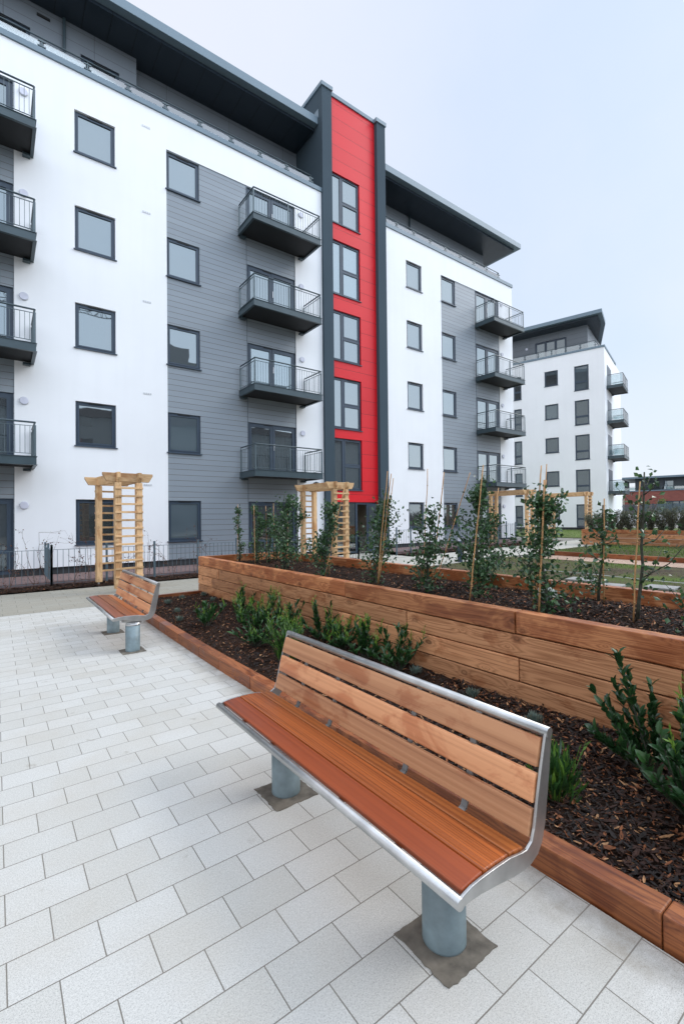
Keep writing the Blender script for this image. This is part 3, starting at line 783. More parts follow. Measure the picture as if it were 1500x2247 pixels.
facade(mb, 13.9, 17.835, .42, TR, wC, F, .12); facade(mb, 22.62, 23.90, .42, TR, [], F, .12); facade(mb, 13.9, 23.90, TR, 14.80, [], F, .12)
mb.face([(23.9,F,.42),(23.9,F+12,.42),(23.9,F+12,14.8),(23.9,F,14.8)])
mb.face([(22.62,F,.42),(22.62,F,TR),(22.62,F+.03,TR),(22.62,F+.03,.42)])
mb.build('white_wall', M['white'], ab, org=O)
mb = MB()
facade(mb, -12, .418, .32, T-.001, dA, F+.02, .10); mb.build('cladding', M['clad'], ab, org=O); mb = MB(); facade(mb, 4.512, 9.383, .32, T-.001, wB+dB, F+.02, .10)
mb.build('cladding', M['clad'], ab, org=O); mb = MB(); facade(mb, 17.837, 22.618, .42, TR-.001, wD+dR, F+.02, .10)
mb.build('cladding', M['clad'], ab, org=O)
# vertical joint strips of the cladding by the doors
mb = MB()
for x in (7.34,):
    mb.box(x-.006, x+.006, F+.012, F+.022, .32, T-.01)
mb.build('joint_strip', M['frame'], ab, org=O); mb = MB(); mb.box(20.54, 20.552, F+.012, F+.022, .42, TR-.01)
mb.build('joint_strip', M['frame'], ab, org=O)
MB().box(-12, 10.75, F+.06, F+.3, .0, .33).build('plinth', M['plinth'], ab, org=O)
MB().box(13.9, 23.85, F+.06, F+.3, .0, .43).build('plinth', M['plinth'], ab, org=O)
for i, (a, b, c, d) in enumerate(wA): window(ab, O, a, b, c, d, F, M['paneg'] if i < 1 else M['pane'])
for i, (a, b, c, d) in enumerate(wB): window(ab, O, a, b, c, d, F, M['paneg'] if i < 1 else M['pane'])
for i, (a, b, c, d) in enumerate(wC): window(ab, O, a, b, c, d, F, M['paneg'] if i < 1 else M['pane'])
for i, (a, b, c, d) in enumerate(wD): window(ab, O, a, b, c, d, F, M['paneg'] if i < 1 else M['pane'])
for ds in (dA, dB, dR):
    for i, (a, b, c, d) in enumerate(ds): french(ab, O, a, b, c, d, F+.02, M['paneg'] if i < 1 else M['pane'], low=(i == 0))
for z in bal_zt_L:
    balcony(ab, O, -1.96, .85, F, z, 1.25); balcony(ab, O, 7.01, 9.76, F, z, 1.24)
for z in bal_zt_R: balcony(ab, O, 20.49, 23.18, F, z, 1.2)
for k, h in enumerate(HL):
    wall_lamp(ab, O, .64, h-.185, F); wall_lamp(ab, O, 9.66, h-.185, F)
for k, h in enumerate(HR): wall_lamp(ab, O, 22.84, h-.15, F)
for z in (14.23,11.46,8.59,5.65,2.75):
    mb = MB()
    for k in range(4): mb.box(3.76+k*.065, 3.81+k*.065, F-.012, F+.01, z-.028, z+.028)
    mb.build('air_vent', M['vent'], ab, org=O)
# parapet coping and roof terrace
MB().box(-12, 10.72, F-.05, F+.32, 14.903, 15.07).build('coping', M['fascia'], ab, bevel=.004, org=O)
MB().box(13.95, 23.93, F-.05, F+.32, 14.803, 14.98).box(23.60, 23.93, F+.321, F+9, 14.803, 14.98).build('coping', M['fascia'], ab, bevel=.004, org=O)
MB().box(-12, 10.70, F+.13, 21, 14.6, 14.9).build('terrace_slab', M['plinth'], ab, org=O)
MB().box(13.95, 23.8, F+.13, 24, 14.5, 14.75).build('terrace_slab', M['plinth'], ab, org=O)
glass_rail(ab, O, [-4.7,-3.55,-2.4,-1.2,-.07,1.08,2.24,3.37,4.51,5.66,6.80,7.94,9.08,10.2], F+.06, 15.06, 15.43)
glass_rail(ab, O, [14.2,14.89,16.02,17.14,18.27,19.41,20.54,21.65,22.75], F+.06, 14.95, 15.33, ends=((22.75, 18.5),))
# penthouse walls, windows
mb = MB(); pw = [(-.75,.88,14.95,16.85),(2.25,3.40,14.95,16.85)]
facade(mb, -12, 3.95, 14.9, 17.68, pw, 17.0, .1); mb.face([(3.95,17,14.9),(3.95,17.4,14.9),(3.95,17.4,17.68),(3.95,17,17.68)])
facade(mb, 3.95, 10.66, 14.9, 17.68, [], 17.4, .1)
pr = [(14.6,16.75,14.8,16.75)]
mb.build('penthouse_wall', M['cladp'], ab, org=O); mb = MB(); facade(mb, 14.0, 23.75, 14.75, 17.45, pr, 17.3, .1); mb.face([(23.75,17.3,14.7),(23.75,24,14.7),(23.75,24,17.5),(23.75,17.3,17.5)])
mb.build('penthouse_wall', M['cladp'], ab, org=O)
for a, b, c, d in pw+pr: window(ab, O, a, b, c, d, 17.0 if a < 10 else 17.3, M['paneg'], sill=False)
for x, y in ((1.78,16.93),(17.45,17.23)):
    mb = MB().tube([(x, y, 14.95), (x, y, 17.66)], .045, 10); mb.tube([(x, y, 16.3), (x, y, 16.36)], .06, 10)
    mb.build('downpipe', M['steel'], ab, org=O)
MB().box(1.05, 1.4, 16.96, 16.999, 17.35, 17.42).build('air_vent', M['black'], ab, org=O)
# roofs: fascia box plus lowered soffit
MB().box(-14, 10.63, 15.65, 26, 17.80, 18.12).build('roof', M['fascia'], ab, bevel=.01, org=O)
MB().box(-14, 10.62, 15.92, 26, 17.68, 17.799).build('soffit', M['soffit'], ab, org=O)
MB().box(13.98, 25.15, 15.65, 26, 17.56, 17.86).build('roof', M['fascia'], ab, bevel=.01, org=O)
MB().box(13.99, 24.80, 15.92, 26, 17.44, 17.559).build('soffit', M['soffit'], ab, org=O)
# red stair tower between two slate grey fins
MB().box(10.65, 11.13, 15.38, 21, .05, 19.24).build('left_fin', M['slate'], ab, org=O)
MB().box(13.57, 14.06, 15.36, 21, .05, 19.18).build('right_fin', M['slate'], ab, org=O)
tz = [2.8,5.36,8.2,10.97,13.95]; th = [4.96,7.50,10.30,13.25,16.08]
wT = [(11.15,12.68,a,b) for a, b in zip(tz, th)]
mb = MB(); facade(mb, 11.132, 13.568, 2.30, 19.20, wT, 15.54, .1); facade(mb, 13.47, 13.568, .1, 2.30, [], 15.54, .1)
mb.face([(11.132,15.54,2.3),(13.47,15.54,2.3),(13.47,16.2,2.3),(11.132,16.2,2.3)])
mb.build('red_panel_wall', M['red'], ab, org=O)
for a, b, c, d in wT: window(ab, O, a, b, c, d, 15.54, M['pane'], split=11.74, tr={'z': c+(d-c)*.48, 'right_only': 1})
MB().box(10.60,11.17,15.33,21.05,19.243,19.40).build('coping', M['fascia'], ab, bevel=.004, org=O)
MB().box(13.51,14.10,15.31,21.05,19.183,19.35).build('coping', M['fascia'], ab, bevel=.004, org=O)
MB().box(11.172,13.508,15.49,21.05,19.203,19.36).build('coping', M['fascia'], ab, bevel=.004, org=O)
MB().box(11.14,13.56,15.7,21,17,19.2).build('tower_top', M['plinth'], ab, org=O)
MB().box(10.632,10.649,15.63,15.90,18.08,18.43).build('louvre', M['fascia'], ab, org=O)
# entrance
mb = MB()
frame_ring(mb, 11.14, 12.40, .14, 2.29, 15.60, 15.67, .05); mb.box(12.40, 12.44, 15.60, 15.67, .14, 2.29); mb.box(13.40, 13.465, 15.60, 15.67, .14, 2.29); mb.box(12.44, 13.40, 15.60, 15.67, 2.2, 2.29)
ent = mb.build('entrance_screen', M['frame'], ab, org=O)
MB().box(11.19, 12.35, 15.63, 15.64, .19, 2.24).build('pane', M['clear'], ent, org=O)
mb = MB(); 
mb.obox((13.12,15.33,1.20), (.28,-.16,0), (.02,.034,0), (0,0,1.02))
ed = mb.build('entrance_door', M['frame'], ab, org=O)
MB().obox((13.105,15.305,1.22), (.20,-.114,0), (.018,.0315,0), (0,0,.90)).build('pane', M['pane'], ed, org=O)
MB().tube([(13.0,15.30,.95),(12.98,15.27,.95),(12.98,15.27,1.5),(13.0,15.30,1.5)], .014, 8).build('handle', M['handle'], ed, org=O)
mb = MB()
mb.face([(11.0,17.4,.1),(13.7,17.4,.1),(13.7,17.4,2.6),(11.0,17.4,2.6)]); mb.face([(11.135,15.7,.1),(11.135,17.4,.1),(11.135,17.4,2.6),(11.135,15.7,2.6)]); mb.face([(13.56,15.7,.1),(13.56,17.4,.1),(13.56,17.4,2.6),(13.56,15.7,2.6)])
mb.face([(11,15.7,2.45),(13.6,15.7,2.45),(13.6,17.4,2.45),(11,17.4,2.45)]); mb.face([(11,15.6,.135),(13.6,15.6,.135),(13.6,17.4,.135),(11,17.4,.135)])
mb.build('lobby', M['interior'], ab, org=O)
# black bracket lamp behind the second pergola
MB().tube([(10.2,15.42,2.98),(10.2,15.35,2.98)],.10,16).box(10.12,10.28,15.3,15.49,2.86,3.05).build('bracket_lamp', M['black'], ab, bevel=.02, org=O)
# dark backing so that nothing shows through the building
for q in ((-12,10.6,F+.16,24,.1,14.8),(14.1,23.7,F+.16,24,.1,14.5),(-12,10.6,17.5,25,14.85,17.7),(14.1,23.6,17.45,25,14.7,17.45)): MB().box(*q).build('core', M['plinth'], ab, org=O)
# terraces
o = MB().box(-12, 10.9, 13.72, F+.08, -.02, .115).build('terrace_paving', M['tile'], bevel=.004); o['kind'] = 'structure'
mb = MB(); mb.v += [(13.1,13.9,zg(13.1)+.13),(22.9,13.9,zg(22.9)+.13),(22.9,F+.08,zg(22.9)+.13),(13.1,F+.08,zg(13.1)+.13)]; mb.f.append((0,1,2,3)); mb.mi.append(0)
mb.face([(13.1,13.9,zg(13.1)-.02),(22.9,13.9,zg(22.9)-.02),(22.9,13.9,zg(22.9)+.13),(13.1,13.9,zg(13.1)+.13)])
o = mb.build('far_terrace_paving', M['tile']); o['kind'] = 'structure'

# ------------------------------------------------------------------ second apartment building
ph = .269
b2 = empty('apartment_building', (39.629, 17.392, .3), -(PI/2-ph))
tag(b2, 'farther white apartment block with dark windows and glass balconies on its right side', 'apartment block', 'apartment blocks')
O = Vector((0,0,.3))
H2 = [2.541+2.9*k for k in range(5)]
big = [(-2.25,-1.16,(.60 if k == 0 else H2[k]-2.08),H2[k]) for k in range(5)]
sm = [(-4.615,-3.525,H2[k]-1.31,H2[k]) for k in range(5)]
nar = [(-7.262,-6.583,(.75 if k == 0 else H2[k]-2.08),H2[k]) for k in range(5)]
mb = MB(); facade(mb, -16, 0, .62, 15.3, big+sm+nar, 0, .12); mb.face([(0,0,.62),(0,9,.62),(0,9,15.3),(0,0,15.3)])
mb.build('white_wall', M['white'], b2, org=O)
MB().box(-16,-.04,.04,9,.0,.63).build('plinth', M['plinth'], b2, org=O)
for k in range(5):
    window(b2, O, *big[k], 0, M['paneg'], vent=True, tr={'z': big[k][2]+.72}); window(b2, O, *sm[k], 0, M['paneg']); window(b2, O, *nar[k], 0, M['paneg'], vent=False, tr={'z': nar[k][2]+.72})
MB().box(-16,.05,-.05,.35,15.303,15.47).box(-.30,.05,.351,6,15.303,15.47).build('coping', M['fascia'], b2, org=O)
glass_rail(b2, O, [-8.5,-7.4,-6.28,-5.14,-4.03,-2.90,-1.78,-.66], .14, 15.46, 16.03, ends=((-.66, 4),))
mb = MB(); pd = (-5.75,-3.12,15.5,17.35)
facade(mb, -16, -1.45, 15.2, 18.0, [pd], 1.5, .1); mb.face([(-1.45,1.5,15.2),(-1.45,9,15.2),(-1.45,9,18),(-1.45,1.5,18)])
mb.build('penthouse_wall', M['cladp'], b2, org=O)
french(b2, O, *pd, 1.5, M['pane'], leaves=3, handle=False)
wall_lamp(b2, O, -6.5, 17.0, 1.5)
MB().prism([(-16,-.15),(-.10,-.15),(-.27,2.7),(-1.5,8.4),(-16,8.4)], 'z', 18.12, 18.42).build('roof', M['fascia'], b2, org=O)
MB().prism([(-16,.2),(-.45,.2),(-.62,2.6),(-1.8,8.1),(-16,8.1)], 'z', 17.98, 18.119).build('soffit', M['soffit'], b2, org=O)
MB().box(-15.9,-.14,.16,8.8,.1,15.2).box(-15.9,-1.6,1.65,8,15.2,18).build('core', M['plinth'], b2, org=O)
MB().box(-16,-.2,.13,8,15.0,15.28).build('terrace_slab', M['plinth'], b2, org=O)
# glass balconies on the right side: built facing -y, turned to face +x
for k in range(4):
    zt = 4.48+2.9*k
    tmp_org = (0,0,0)
    bal = balcony(b2, (0,0,0), .8, 3.75, 0, zt, 1.2, glass=True)
    bal.rotation_euler = (0,0,PI/2); bal.location = (0,0,-.3)
    MB().box(-.001,.02,1.2,3.2,zt-.88,zt+.95).build('balcony_door', M['frame'], b2, org=O)

# ------------------------------------------------------------------ brick building far right
b3 = empty('brick_building', (76.4, 30.0, .4), -(PI/2-ph))
tag(b3, 'low red brick building with a dark metal clad upper floor and flat roof', 'building')
O = Vector((0,0,.4))
mb = MB(); ops = [(3.2,8.4,2.0,3.55),(9.0,11.6,2.0,3.5),(13.5,18,2.0,3.5)]
facade(mb, -.9, 34, .4, 5.05, ops, 0, .2); mb.face([(-.9,0,.4),(-.9,12,.4),(-.9,12,5.05),(-.9,0,5.05)]); mb.build('brick_wall', M['brick'], b3, org=O)
for o_ in ops: window(b3, O, *o_, 0, M['paneg'], sill=False, vent=False, split=(o_[0]+o_[1])/2)
MB().box(-.95,34,-.08,.1,5.055,5.2).build('coping', M['fascia'], b3, org=O)
mb = MB(); ops = [(2.2,3.4,5.3,6.6),(3.9,5.2,5.3,6.6),(9.2,11.2,5.3,6.6),(15,17,5.3,6.6)]
facade(mb, .4, 34, 5.0, 6.95, ops, .9, .15); mb.face([(.4,.9,5),(.4,10,5),(.4,10,6.95),(.4,.9,6.95)]); mb.build('upper_wall', M['standing'], b3, org=O)
for o_ in ops: window(b3, O, *o_, .9, M['pane'], sill=False, vent=False)
MB().box(-1.4,34,-.3,11,6.96,7.22).build('roof', M['fascia'], b3, org=O)
MB().box(.5,33,1.1,9.5,5.0,6.9).box(-.8,33,.25,11,.4,5.0).build('core', M['plinth'], b3, org=O)
glass_rail(b3, O, [-.8+1.5*i for i in range(20)], .0, 5.2, 5.75)
mb = MB(); facade(mb, -5.5, -.92, .4, 4.15, [(-3.4,-2.2,.4,3.1)], 1.5, .2); mb.build('cream_wing', M['cream'], b3, org=O)
window(b3, O, -3.4,-2.2,.4,3.1, 1.5, M['paneg'], sill=False, vent=False)

# boundary wall with slatted fence, and the screen plants behind it
bw = empty('boundary_wall', (60.5, 27.5, .45), -(PI/2-ph)); tag(bw, 'white rendered boundary wall topped by a dark slatted fence, beyond the hedge', 'wall')
MB().box(-2,34,0,.25,.0,1.22).build('wall', M['white'], bw)
mb = MB()
for k in range(9): mb.box(-2,34,.06,.09,1.26+k*.13,1.36+k*.13)
fn = mb.build('slatted_fence', M['fence'], bw); mb = MB()
for k in range(19): mb.box(-2+k*1.9,-1.92+k*1.9,.02,.13,1.22,2.5)
mb.build('post', M['steel'], fn)

# ------------------------------------------------------------------ building behind the camera, seen mirrored in the windows
ob = empty('apartment_building', (12, -27, 0)); O = ob.location
tag(ob, 'white block opposite, seen only as a reflection in the lower windows', 'apartment block', 'apartment blocks')
mb = MB(); ops = []
for k in range(5):
    for i in range(18): ops.append((-18+i*3.2, -16.9+i*3.2, .9+2.8*k, 2.3+2.8*k))
xs_ = ops
mb.box(-34, 56, -40, -27, 0, 13.2); mb.build('wall', M['stonewall'], ob, org=O)
mb = MB()
for a, b, c, d in ops:
    if c < 14: MB().box(a, b, -27.05, -26.95, c, d).build('window', M['paneg'], ob, org=O)
MB().box(-34.4,56.4,-40.4,-26.6,13.2,14.0).build('roof', M['darkroof'], ob, org=O)

tw = MB().box(14, 22, -36, -27.2, 0, 21.5).box(15.5, 20, -35, -28, 21.5, 23.5); o = tw.build('reflection_block', M['stonewall'], org=(18,-30,0)); o.location = (18,-30,0)  # added out of view to put a dark shape into upper window reflections
tag(o, 'tall grey block added opposite for a dark reflection in upper windows', 'apartment block', 'apartment blocks')
cr = empty('tower_crane', (42,-60,0)); tag(cr, 'lattice tower crane seen only as a reflection in the windows', 'crane')
def lattice(a, b, w_, name):
    a = Vector(a); b = Vector(b); d = (b-a).normalized(); s_ = d.cross(Vector((0,1,0)) if abs(d.z) > .9 else Vector((0,0,1))).normalized(); u_ = s_.cross(d); mb = MB(); n = int((b-a).length/(w_*1.2))
    cs = [s_*w_/2+u_*-w_/3, s_*-w_/2+u_*-w_/3, u_*w_*.6]
    for c in cs: mb.tube([a+c, b+c], .09, 5)
    for i in range(n):
        p, q = a.lerp(b, i/n), a.lerp(b, (i+.5)/n); r_ = a.lerp(b, (i+1)/n)
        for c1, c2 in ((0,2),(1,2),(0,1)): mb.tube([p+cs[c1], q+cs[c2], r_+cs[c1]], .05, 4, caps=False)
    mb.build(name, M['frame'], cr, org=(42,-60,0))
lattice((42,-60,0), (42,-60,46), 1.8, 'mast'); lattice((54,-60,41), (-4,-60,37.5), 1.6, 'jib')
# ------------------------------------------------------------------ plants
def leaf(mb, p, d, n, L, W, mi=0, fine=False):
    """a leaf folded along its midrib"""
    d = d.normalized(); s = d.cross(n)
    if s.length < 1e-3: s = d.cross(Vector((1,0,0)))
    s = s.normalized(); n = s.cross(d).normalized()
    b = len(mb.v)
    if fine:
        prof = ((.0,.0,0),(.25,.75,.03),(.55,1.,.02),(.82,.6,-.04),(1.,.0,-.12))
        mids = []
        for t, w, dr in prof: mb.v.append(tuple(p+d*L*t+n*L*dr))
        for t, w, dr in prof[1:4]: mb.v.append(tuple(p+d*L*t+s*W*w+n*(L*dr+W*.35*w)))
        for t, w, dr in prof[1:4]: mb.v.append(tuple(p+d*L*t-s*W*w+n*(L*dr+W*.35*w)))
        for q in ((0,1,5),(1,2,6,5),(2,3,7,6),(3,4,7),(0,8,1),(1,8,9,2),(2,9,10,3),(3,10,4)):
            mb.f.append(tuple(b+i for i in q)); mb.mi.append(mi)
    else:
        mb.v += [tuple(p), tuple(p+d*L*.5+s*W+n*W*.4), tuple(p+d*L), tuple(p+d*L*.5-s*W+n*W*.4)]
        mb.f.append((b, b+1, b+2)); mb.mi.append(mi); mb.f.append((b, b+2, b+3)); mb.mi.append(mi)
def rv(s=1): return Vector((R.gauss(0,s), R.gauss(0,s), R.gauss(0,s)))

def holly(base, tip, rad, n, label, dense_to=.75, limbs=9, lsz=.030, bare=False):
    base = Vector(base); tip = Vector(tip); root = empty('holly_tree', base)
    tag(root, label, 'holly', 'young staked hollies')
    tk = MB(); lf = MB(); H = (tip-base).length; ax = tip-base
    pts = []; off = Vector((0,0,0))
    for i in range(9):
        t = i/8; pts.append(ax*t+off*(1-abs(2*t-1))); off += Vector((R.gauss(0,.02), R.gauss(0,.02), 0))
    tk.tube(pts, [.014*(1-.75*i/8)+.003 for i in range(9)], 7)
    shoots = []
    for k in range(limbs):
        t = R.uniform(.06,.92); p = ax*t+off*0; i = min(7, int(t*8)); p = pts[i].lerp(pts[i+1], t*8-i)
        a = R.uniform(0, 2*PI); ln = rad*(1.35-.95*t)*R.uniform(.5,1.35)
        d = Vector((math.cos(a), math.sin(a), R.uniform(.25,1.0))).normalized()
        q = p+d*ln*.55+Vector((0,0,-.01)); e = p+d*ln+Vector((0,0,ln*.25))
        tk.tube([p, q, e], [.006,.0045,.002], 5); shoots.append((p, q, e, t))
    shoots.append((pts[4], pts[6], pts[8], .9))
    for i in range(n):
        p, q, e, t = R.choice(shoots); u = R.random()**.8
        c = (p.lerp(q, u*2) if u < .5 else q.lerp(e, u*2-1))
        if R.random() < .22:
            u = R.random(); i8 = min(7, int(u*8)); c = pts[i8].lerp(pts[i8+1], u*8-i8)
        w = rad*.22*(1.2-.7*t); c = c+rv(w)
        if c.z < .02: c.z = R.uniform(.02,.15)
        d = rv(1)+Vector((0,0,.3)); L = lsz*R.uniform(.7,1.35)
        leaf(lf, c, d, rv(1)+Vector((0,0,.8)), L*1.5, L*.52)
    tk.build('trunk', M['bark'], root, recalc=False, smooth=True); lf.build('crown', M['holly'], root, recalc=False)
    return root
HOL = [
 ((4.40,9.78,.67),(4.40,9.76,1.93),.13,420,'slim young holly in the left corner of the long raised bed, beside the first cane'),
 ((4.53,9.16,.67),(4.51,9.15,1.92),.27,900,'leafy young holly second from the left end of the long raised bed'),
 ((4.87,9.27,.67),(4.87,9.25,1.87),.24,650,'narrow young holly in front of the ground floor balcony doors'),
 ((5.2,9.5,.67),(5.2,9.5,1.66),.24,650,'short young holly near the back left corner of the raised bed'),
 ((4.35,7.68,.67),(4.45,7.58,2.08),.33,1500,'tall dense holly with a bare lower stem, left of the second pergola'),
 ((5.38,8.93,.67),(5.45,8.85,1.98),.20,420,'thin young holly directly in front of the left posts of the second pergola'),
 ((4.34,6.35,.67),(4.48,6.25,1.86),.32,1500,'dense holly in front of the right ladder side of the second pergola'),
 ((4.41,5.17,.67),(4.53,5.06,1.96),.33,1800,'bushy holly tied to three long canes under the right slate fin'),
 ((4.39,4.12,.67),(4.48,4.03,1.76),.34,1300,'holly spreading wide to the left, in front of the entrance path'),
 ((4.54,3.43,.67),(4.57,3.39,2.09),.29,1900,'tall dense holly just left of the third pergola'),
 ((5.40,4.03,.67),(5.5,3.9,1.62),.32,1200,'rounded holly at the back rim of the raised bed, touching the tall dense one'),
 ((4.39,2.51,.67),(4.38,2.50,1.84),.34,2100,'broad dense holly between the third and fourth pergolas'),
 ((5.40,2.48,.67),(5.44,2.43,1.76),.24,470,'sparse holly with visible dark stem, before the far lawn and hedge'),
 ((4.74,1.83,.67),(4.79,1.77,2.04),.36,230,'nearly bare holly with long side branches, tallest against the brick building'),
 ((4.52,1.12,.67),(4.50,1.08,1.66),.36,1300,'holly cut by the right edge of the picture'),
]
for b_, t_, r_, n_, l_ in HOL: holly(b_, t_, r_, int(n_*.72), l_, limbs=15 if n_ > 700 else 9, lsz=.033 if b_[1] < 6 else .038)
# canes
CA = [((4.376,9.85,.66),(4.39,9.83,1.97),'short cane at the left corner of the raised bed'),
 ((4.407,9.008,.66),(4.39,9.01,1.92),'cane second from the left in the raised bed'),
 ((4.836,9.295,.66),(4.81,9.29,1.93),'cane third from the left in the raised bed'),
 ((5.3,9.8,.66),(5.28,9.8,2.0),'cane at the back left corner of the raised bed'),
 ((4.826,8.372,.66),(4.83,8.35,1.86),'cane partly hidden behind the tall dense holly left of the second pergola'),
 ((5.42,8.85,.66),(5.52,8.76,2.05),'cane leaning right before the left side of the second pergola'),
 ((4.509,6.435,.66),(4.51,6.42,1.86),'upright cane before the second pergola'),
 ((4.348,6.336,.66),(4.61,6.12,2.14),'long cane leaning right across the second pergola'),
 ((4.33,5.001,.66),(4.45,4.89,2.30),'leftmost cane of the three tied to the holly under the right slate fin'),
 ((4.398,5.06,.66),(4.55,4.92,2.27),'middle cane of the three tied to the holly under the right slate fin'),
 ((4.433,5.09,.66),(4.61,4.94,2.21),'rightmost cane of the three tied to the holly under the right slate fin'),
 ((4.945,4.709,.66),(5.0,4.64,2.34),'long upright cane against the white wall right of the red tower'),
 ((4.811,4.419,.66),(4.95,4.29,2.26),'cane against the edge of the white and grey wall right of the tower'),
 ((5.103,4.634,.66),(5.50,4.28,2.28),'strongly slanted cane in front of the grey cladding and right balconies'),
 ((4.24,3.34,.66),(4.37,3.22,2.22),'cane standing left of the tall dense holly by the third pergola'),
 ((5.38,4.098,.66),(5.41,4.05,2.06),'cane behind the tall dense holly by the third pergola'),
 ((5.40,4.016,.66),(5.56,3.85,2.04),'leaning cane in front of the top beam of the third pergola'),
 ((4.654,2.819,.66),(4.73,2.74,2.19),'thin cane left of the broad dense holly between the far pergolas'),
 ((4.289,2.536,.66),(4.33,2.48,2.00),'thick near cane in front of the broad dense holly'),
 ((4.867,2.925,.66),(4.98,2.82,2.23),'tall thin cane rising behind the broad dense holly'),
 ((5.35,3.204,.66),(5.46,3.1,2.09),'split cane slanting right before the start of the fourth pergola'),
 ((5.40,2.42,.66),(5.41,2.40,1.83),'cane beside the sparse holly with the dark stem'),
 ((4.664,1.836,.66),(4.72,1.78,1.95),'cane tied to the nearly bare holly against the brick building')]
for a, b, l in CA:
    a = Vector(a); b = Vector(b); mb = MB(); n = 7; pts = [a.lerp(b, i/n)+Vector((R.gauss(0,.003), R.gauss(0,.003), 0))*(0 < i < n) for i in range(n+1)]
    r = .0105 if 'thick' in l else R.uniform(.0065,.0085)
    mb.tube(pts, [r*(1-.2*i/n) for i in range(n+1)], 8)
    for i in range(1, n): mb.tube([pts[i]-(b-a).normalized()*.006, pts[i]+(b-a).normalized()*.006], r*1.25, 8)
    o = mb.build('bamboo_cane', M['cane'], org=a, recalc=False, smooth=True); o.location = a; tag(o, 'bamboo '+l if len(l.split()) < 15 else l, 'cane', 'bamboo canes in the raised bed')
# stone beside the broad holly
mb = MB()
def blob(mb, r, seg=10):
    for i in range(seg+1):
        for k in range(seg*2):
            th_, f = PI*i/seg, PI*k/seg; q = 1+.16*math.sin(3*f+i)+R.uniform(-.05,.05)
            mb.v.append((r[0]*math.sin(th_)*math.cos(f)*q, r[1]*math.sin(th_)*math.sin(f)*q, r[2]*math.cos(th_)*q))
    for i in range(seg):
        for k in range(seg*2):
            a = i*seg*2+k; b = i*seg*2+(k+1) % (seg*2); mb.f.append((a, b, b+seg*2, a+seg*2)); mb.mi.append(0)
blob(mb, (.09,.11,.07)); o = mb.build('stone', M['stone'], smooth=True); o.location = (5.28,3.02,.72); tag(o, 'pale grey green stone lying on the bark beside the broad dense holly', 'stone')

def laurel(base, h, rad, n, label, mat='laurel', lsz=.085, shoots=12, lime=0, kind='laurel_shrub', grp='shrubs in the low mulch bed', lean=(0,0), fine=True, wid=.22):
    base = Vector(base); root = empty(kind, base); tag(root, label, 'shrub', grp)
    st = MB(); lf = MB(); lm = MB()
    for s in range(shoots):
        a = R.uniform(0, 2*PI); rr = rad*R.uniform(.1,1)
        e = Vector((math.cos(a)*rr+lean[0], math.sin(a)*rr+lean[1], h*R.uniform(.42,1.12)*(1-.25*rr/rad)))
        m_ = e*.5+Vector((math.cos(a), math.sin(a), 0))*rr*.12
        st.tube([Vector((0,0,-.02)), m_, e], [.006,.0045,.002], 5)
        k = max(4, int(n/shoots))
        for i in range(k):
            t = R.uniform(.18,1.02); p = (m_*(t*2) if t < .5 else m_.lerp(e, t*2-1)); ta = (e-m_).normalized()
            an = i*2.4+s; side = Vector((math.cos(an), math.sin(an), 0))
            d = ta*R.uniform(.6,1.5)+side*R.uniform(.35,1.0)+Vector((0,0,.25))+rv(.15)
            leaf(lf, p, d, ta+side*-.3+rv(.15), lsz*R.uniform(.65,1.2), lsz*wid*R.uniform(.7,1.1), 0, fine)
        if R.random() < lime:
            for j in range(2):
                lm = MB(); d = Vector((R.gauss(0,.25), R.gauss(0,.25), 1)).normalized(); q = e+d*R.uniform(.06,.16)
                lm.tube([e*.8, e, q], [.0028,.0022,.001], 4)
                for u in range(5): leaf(lm, e.lerp(q, u/5), d+rv(.35), rv(1), lsz*.5, lsz*.06, 0, False)
                lm.build('fresh_shoot', M['lime'], root, recalc=False)
    st.build('stem', M['bark'], root, recalc=False); lf.build('foliage', M[mat], root, recalc=False)
    return root
LS = [((2.50,6.75),.30,.20,190,'low laurel shrub alone nearest the left end of the low bed',.1),
 ((3.02,6.75),.30,.20,200,'leafy laurel second in the back row, with pale shoots',.35),
 ((3.35,7.35),.36,.20,210,'laurel against the sleeper wall at the left end of the shrub group',.2),
 ((3.30,6.45),.38,.22,230,'bright laurel with arching shoots before the sleeper wall',.5),
 ((3.15,5.55),.44,.24,280,'tallest dark laurel in the middle of the shrub group, against the sleeper wall',.1),
 ((3.05,6.15),.26,.22,200,'low spreading laurel filling the gap in the middle row of the shrub group',.6),
 ((2.98,5.15),.30,.24,220,'pale leaved laurel between the small front one and the tall dark ones',.8),
 ((3.33,4.5),.26,.22,180,'short laurel at the wall between the upright one and the shoots above the bench tube',.4),
 ((3.38,5.0),.42,.22,240,'dark upright laurel right of the tallest one, close to the wall',.1),
 ((2.62,5.35),.28,.20,180,'small laurel in front of the tall ones, with glossy leaves',.1),
 ((2.78,4.95),.34,.24,240,'laurel just left of the back of the near bench',.3),
 ((3.28,4.05),.34,.22,230,'laurel with thin shoots just above the top tube of the near bench',.4),
 ((3.36,3.55),.33,.24,260,'rightmost laurel of the group behind the near bench, spreading right',.2)]
M['laurel3'] = leafmat('young_laurel_leaf', (.060,.155,.035), .42, .5)
for q, (xy, h, r, n, l, li) in enumerate(LS):
    yng = q in (1, 3, 6, 10)
    laurel((*xy, .05), h*R.uniform(1.05,1.35), r*R.uniform(1.1,1.6), int(n*(1.1 if yng else 1.35)), l, mat='laurel3' if yng else 'laurel', lime=min(1,li*2.), shoots=R.randint(11,18), lsz=.085 if yng else R.uniform(.09,.11), wid=.10 if yng else .15)
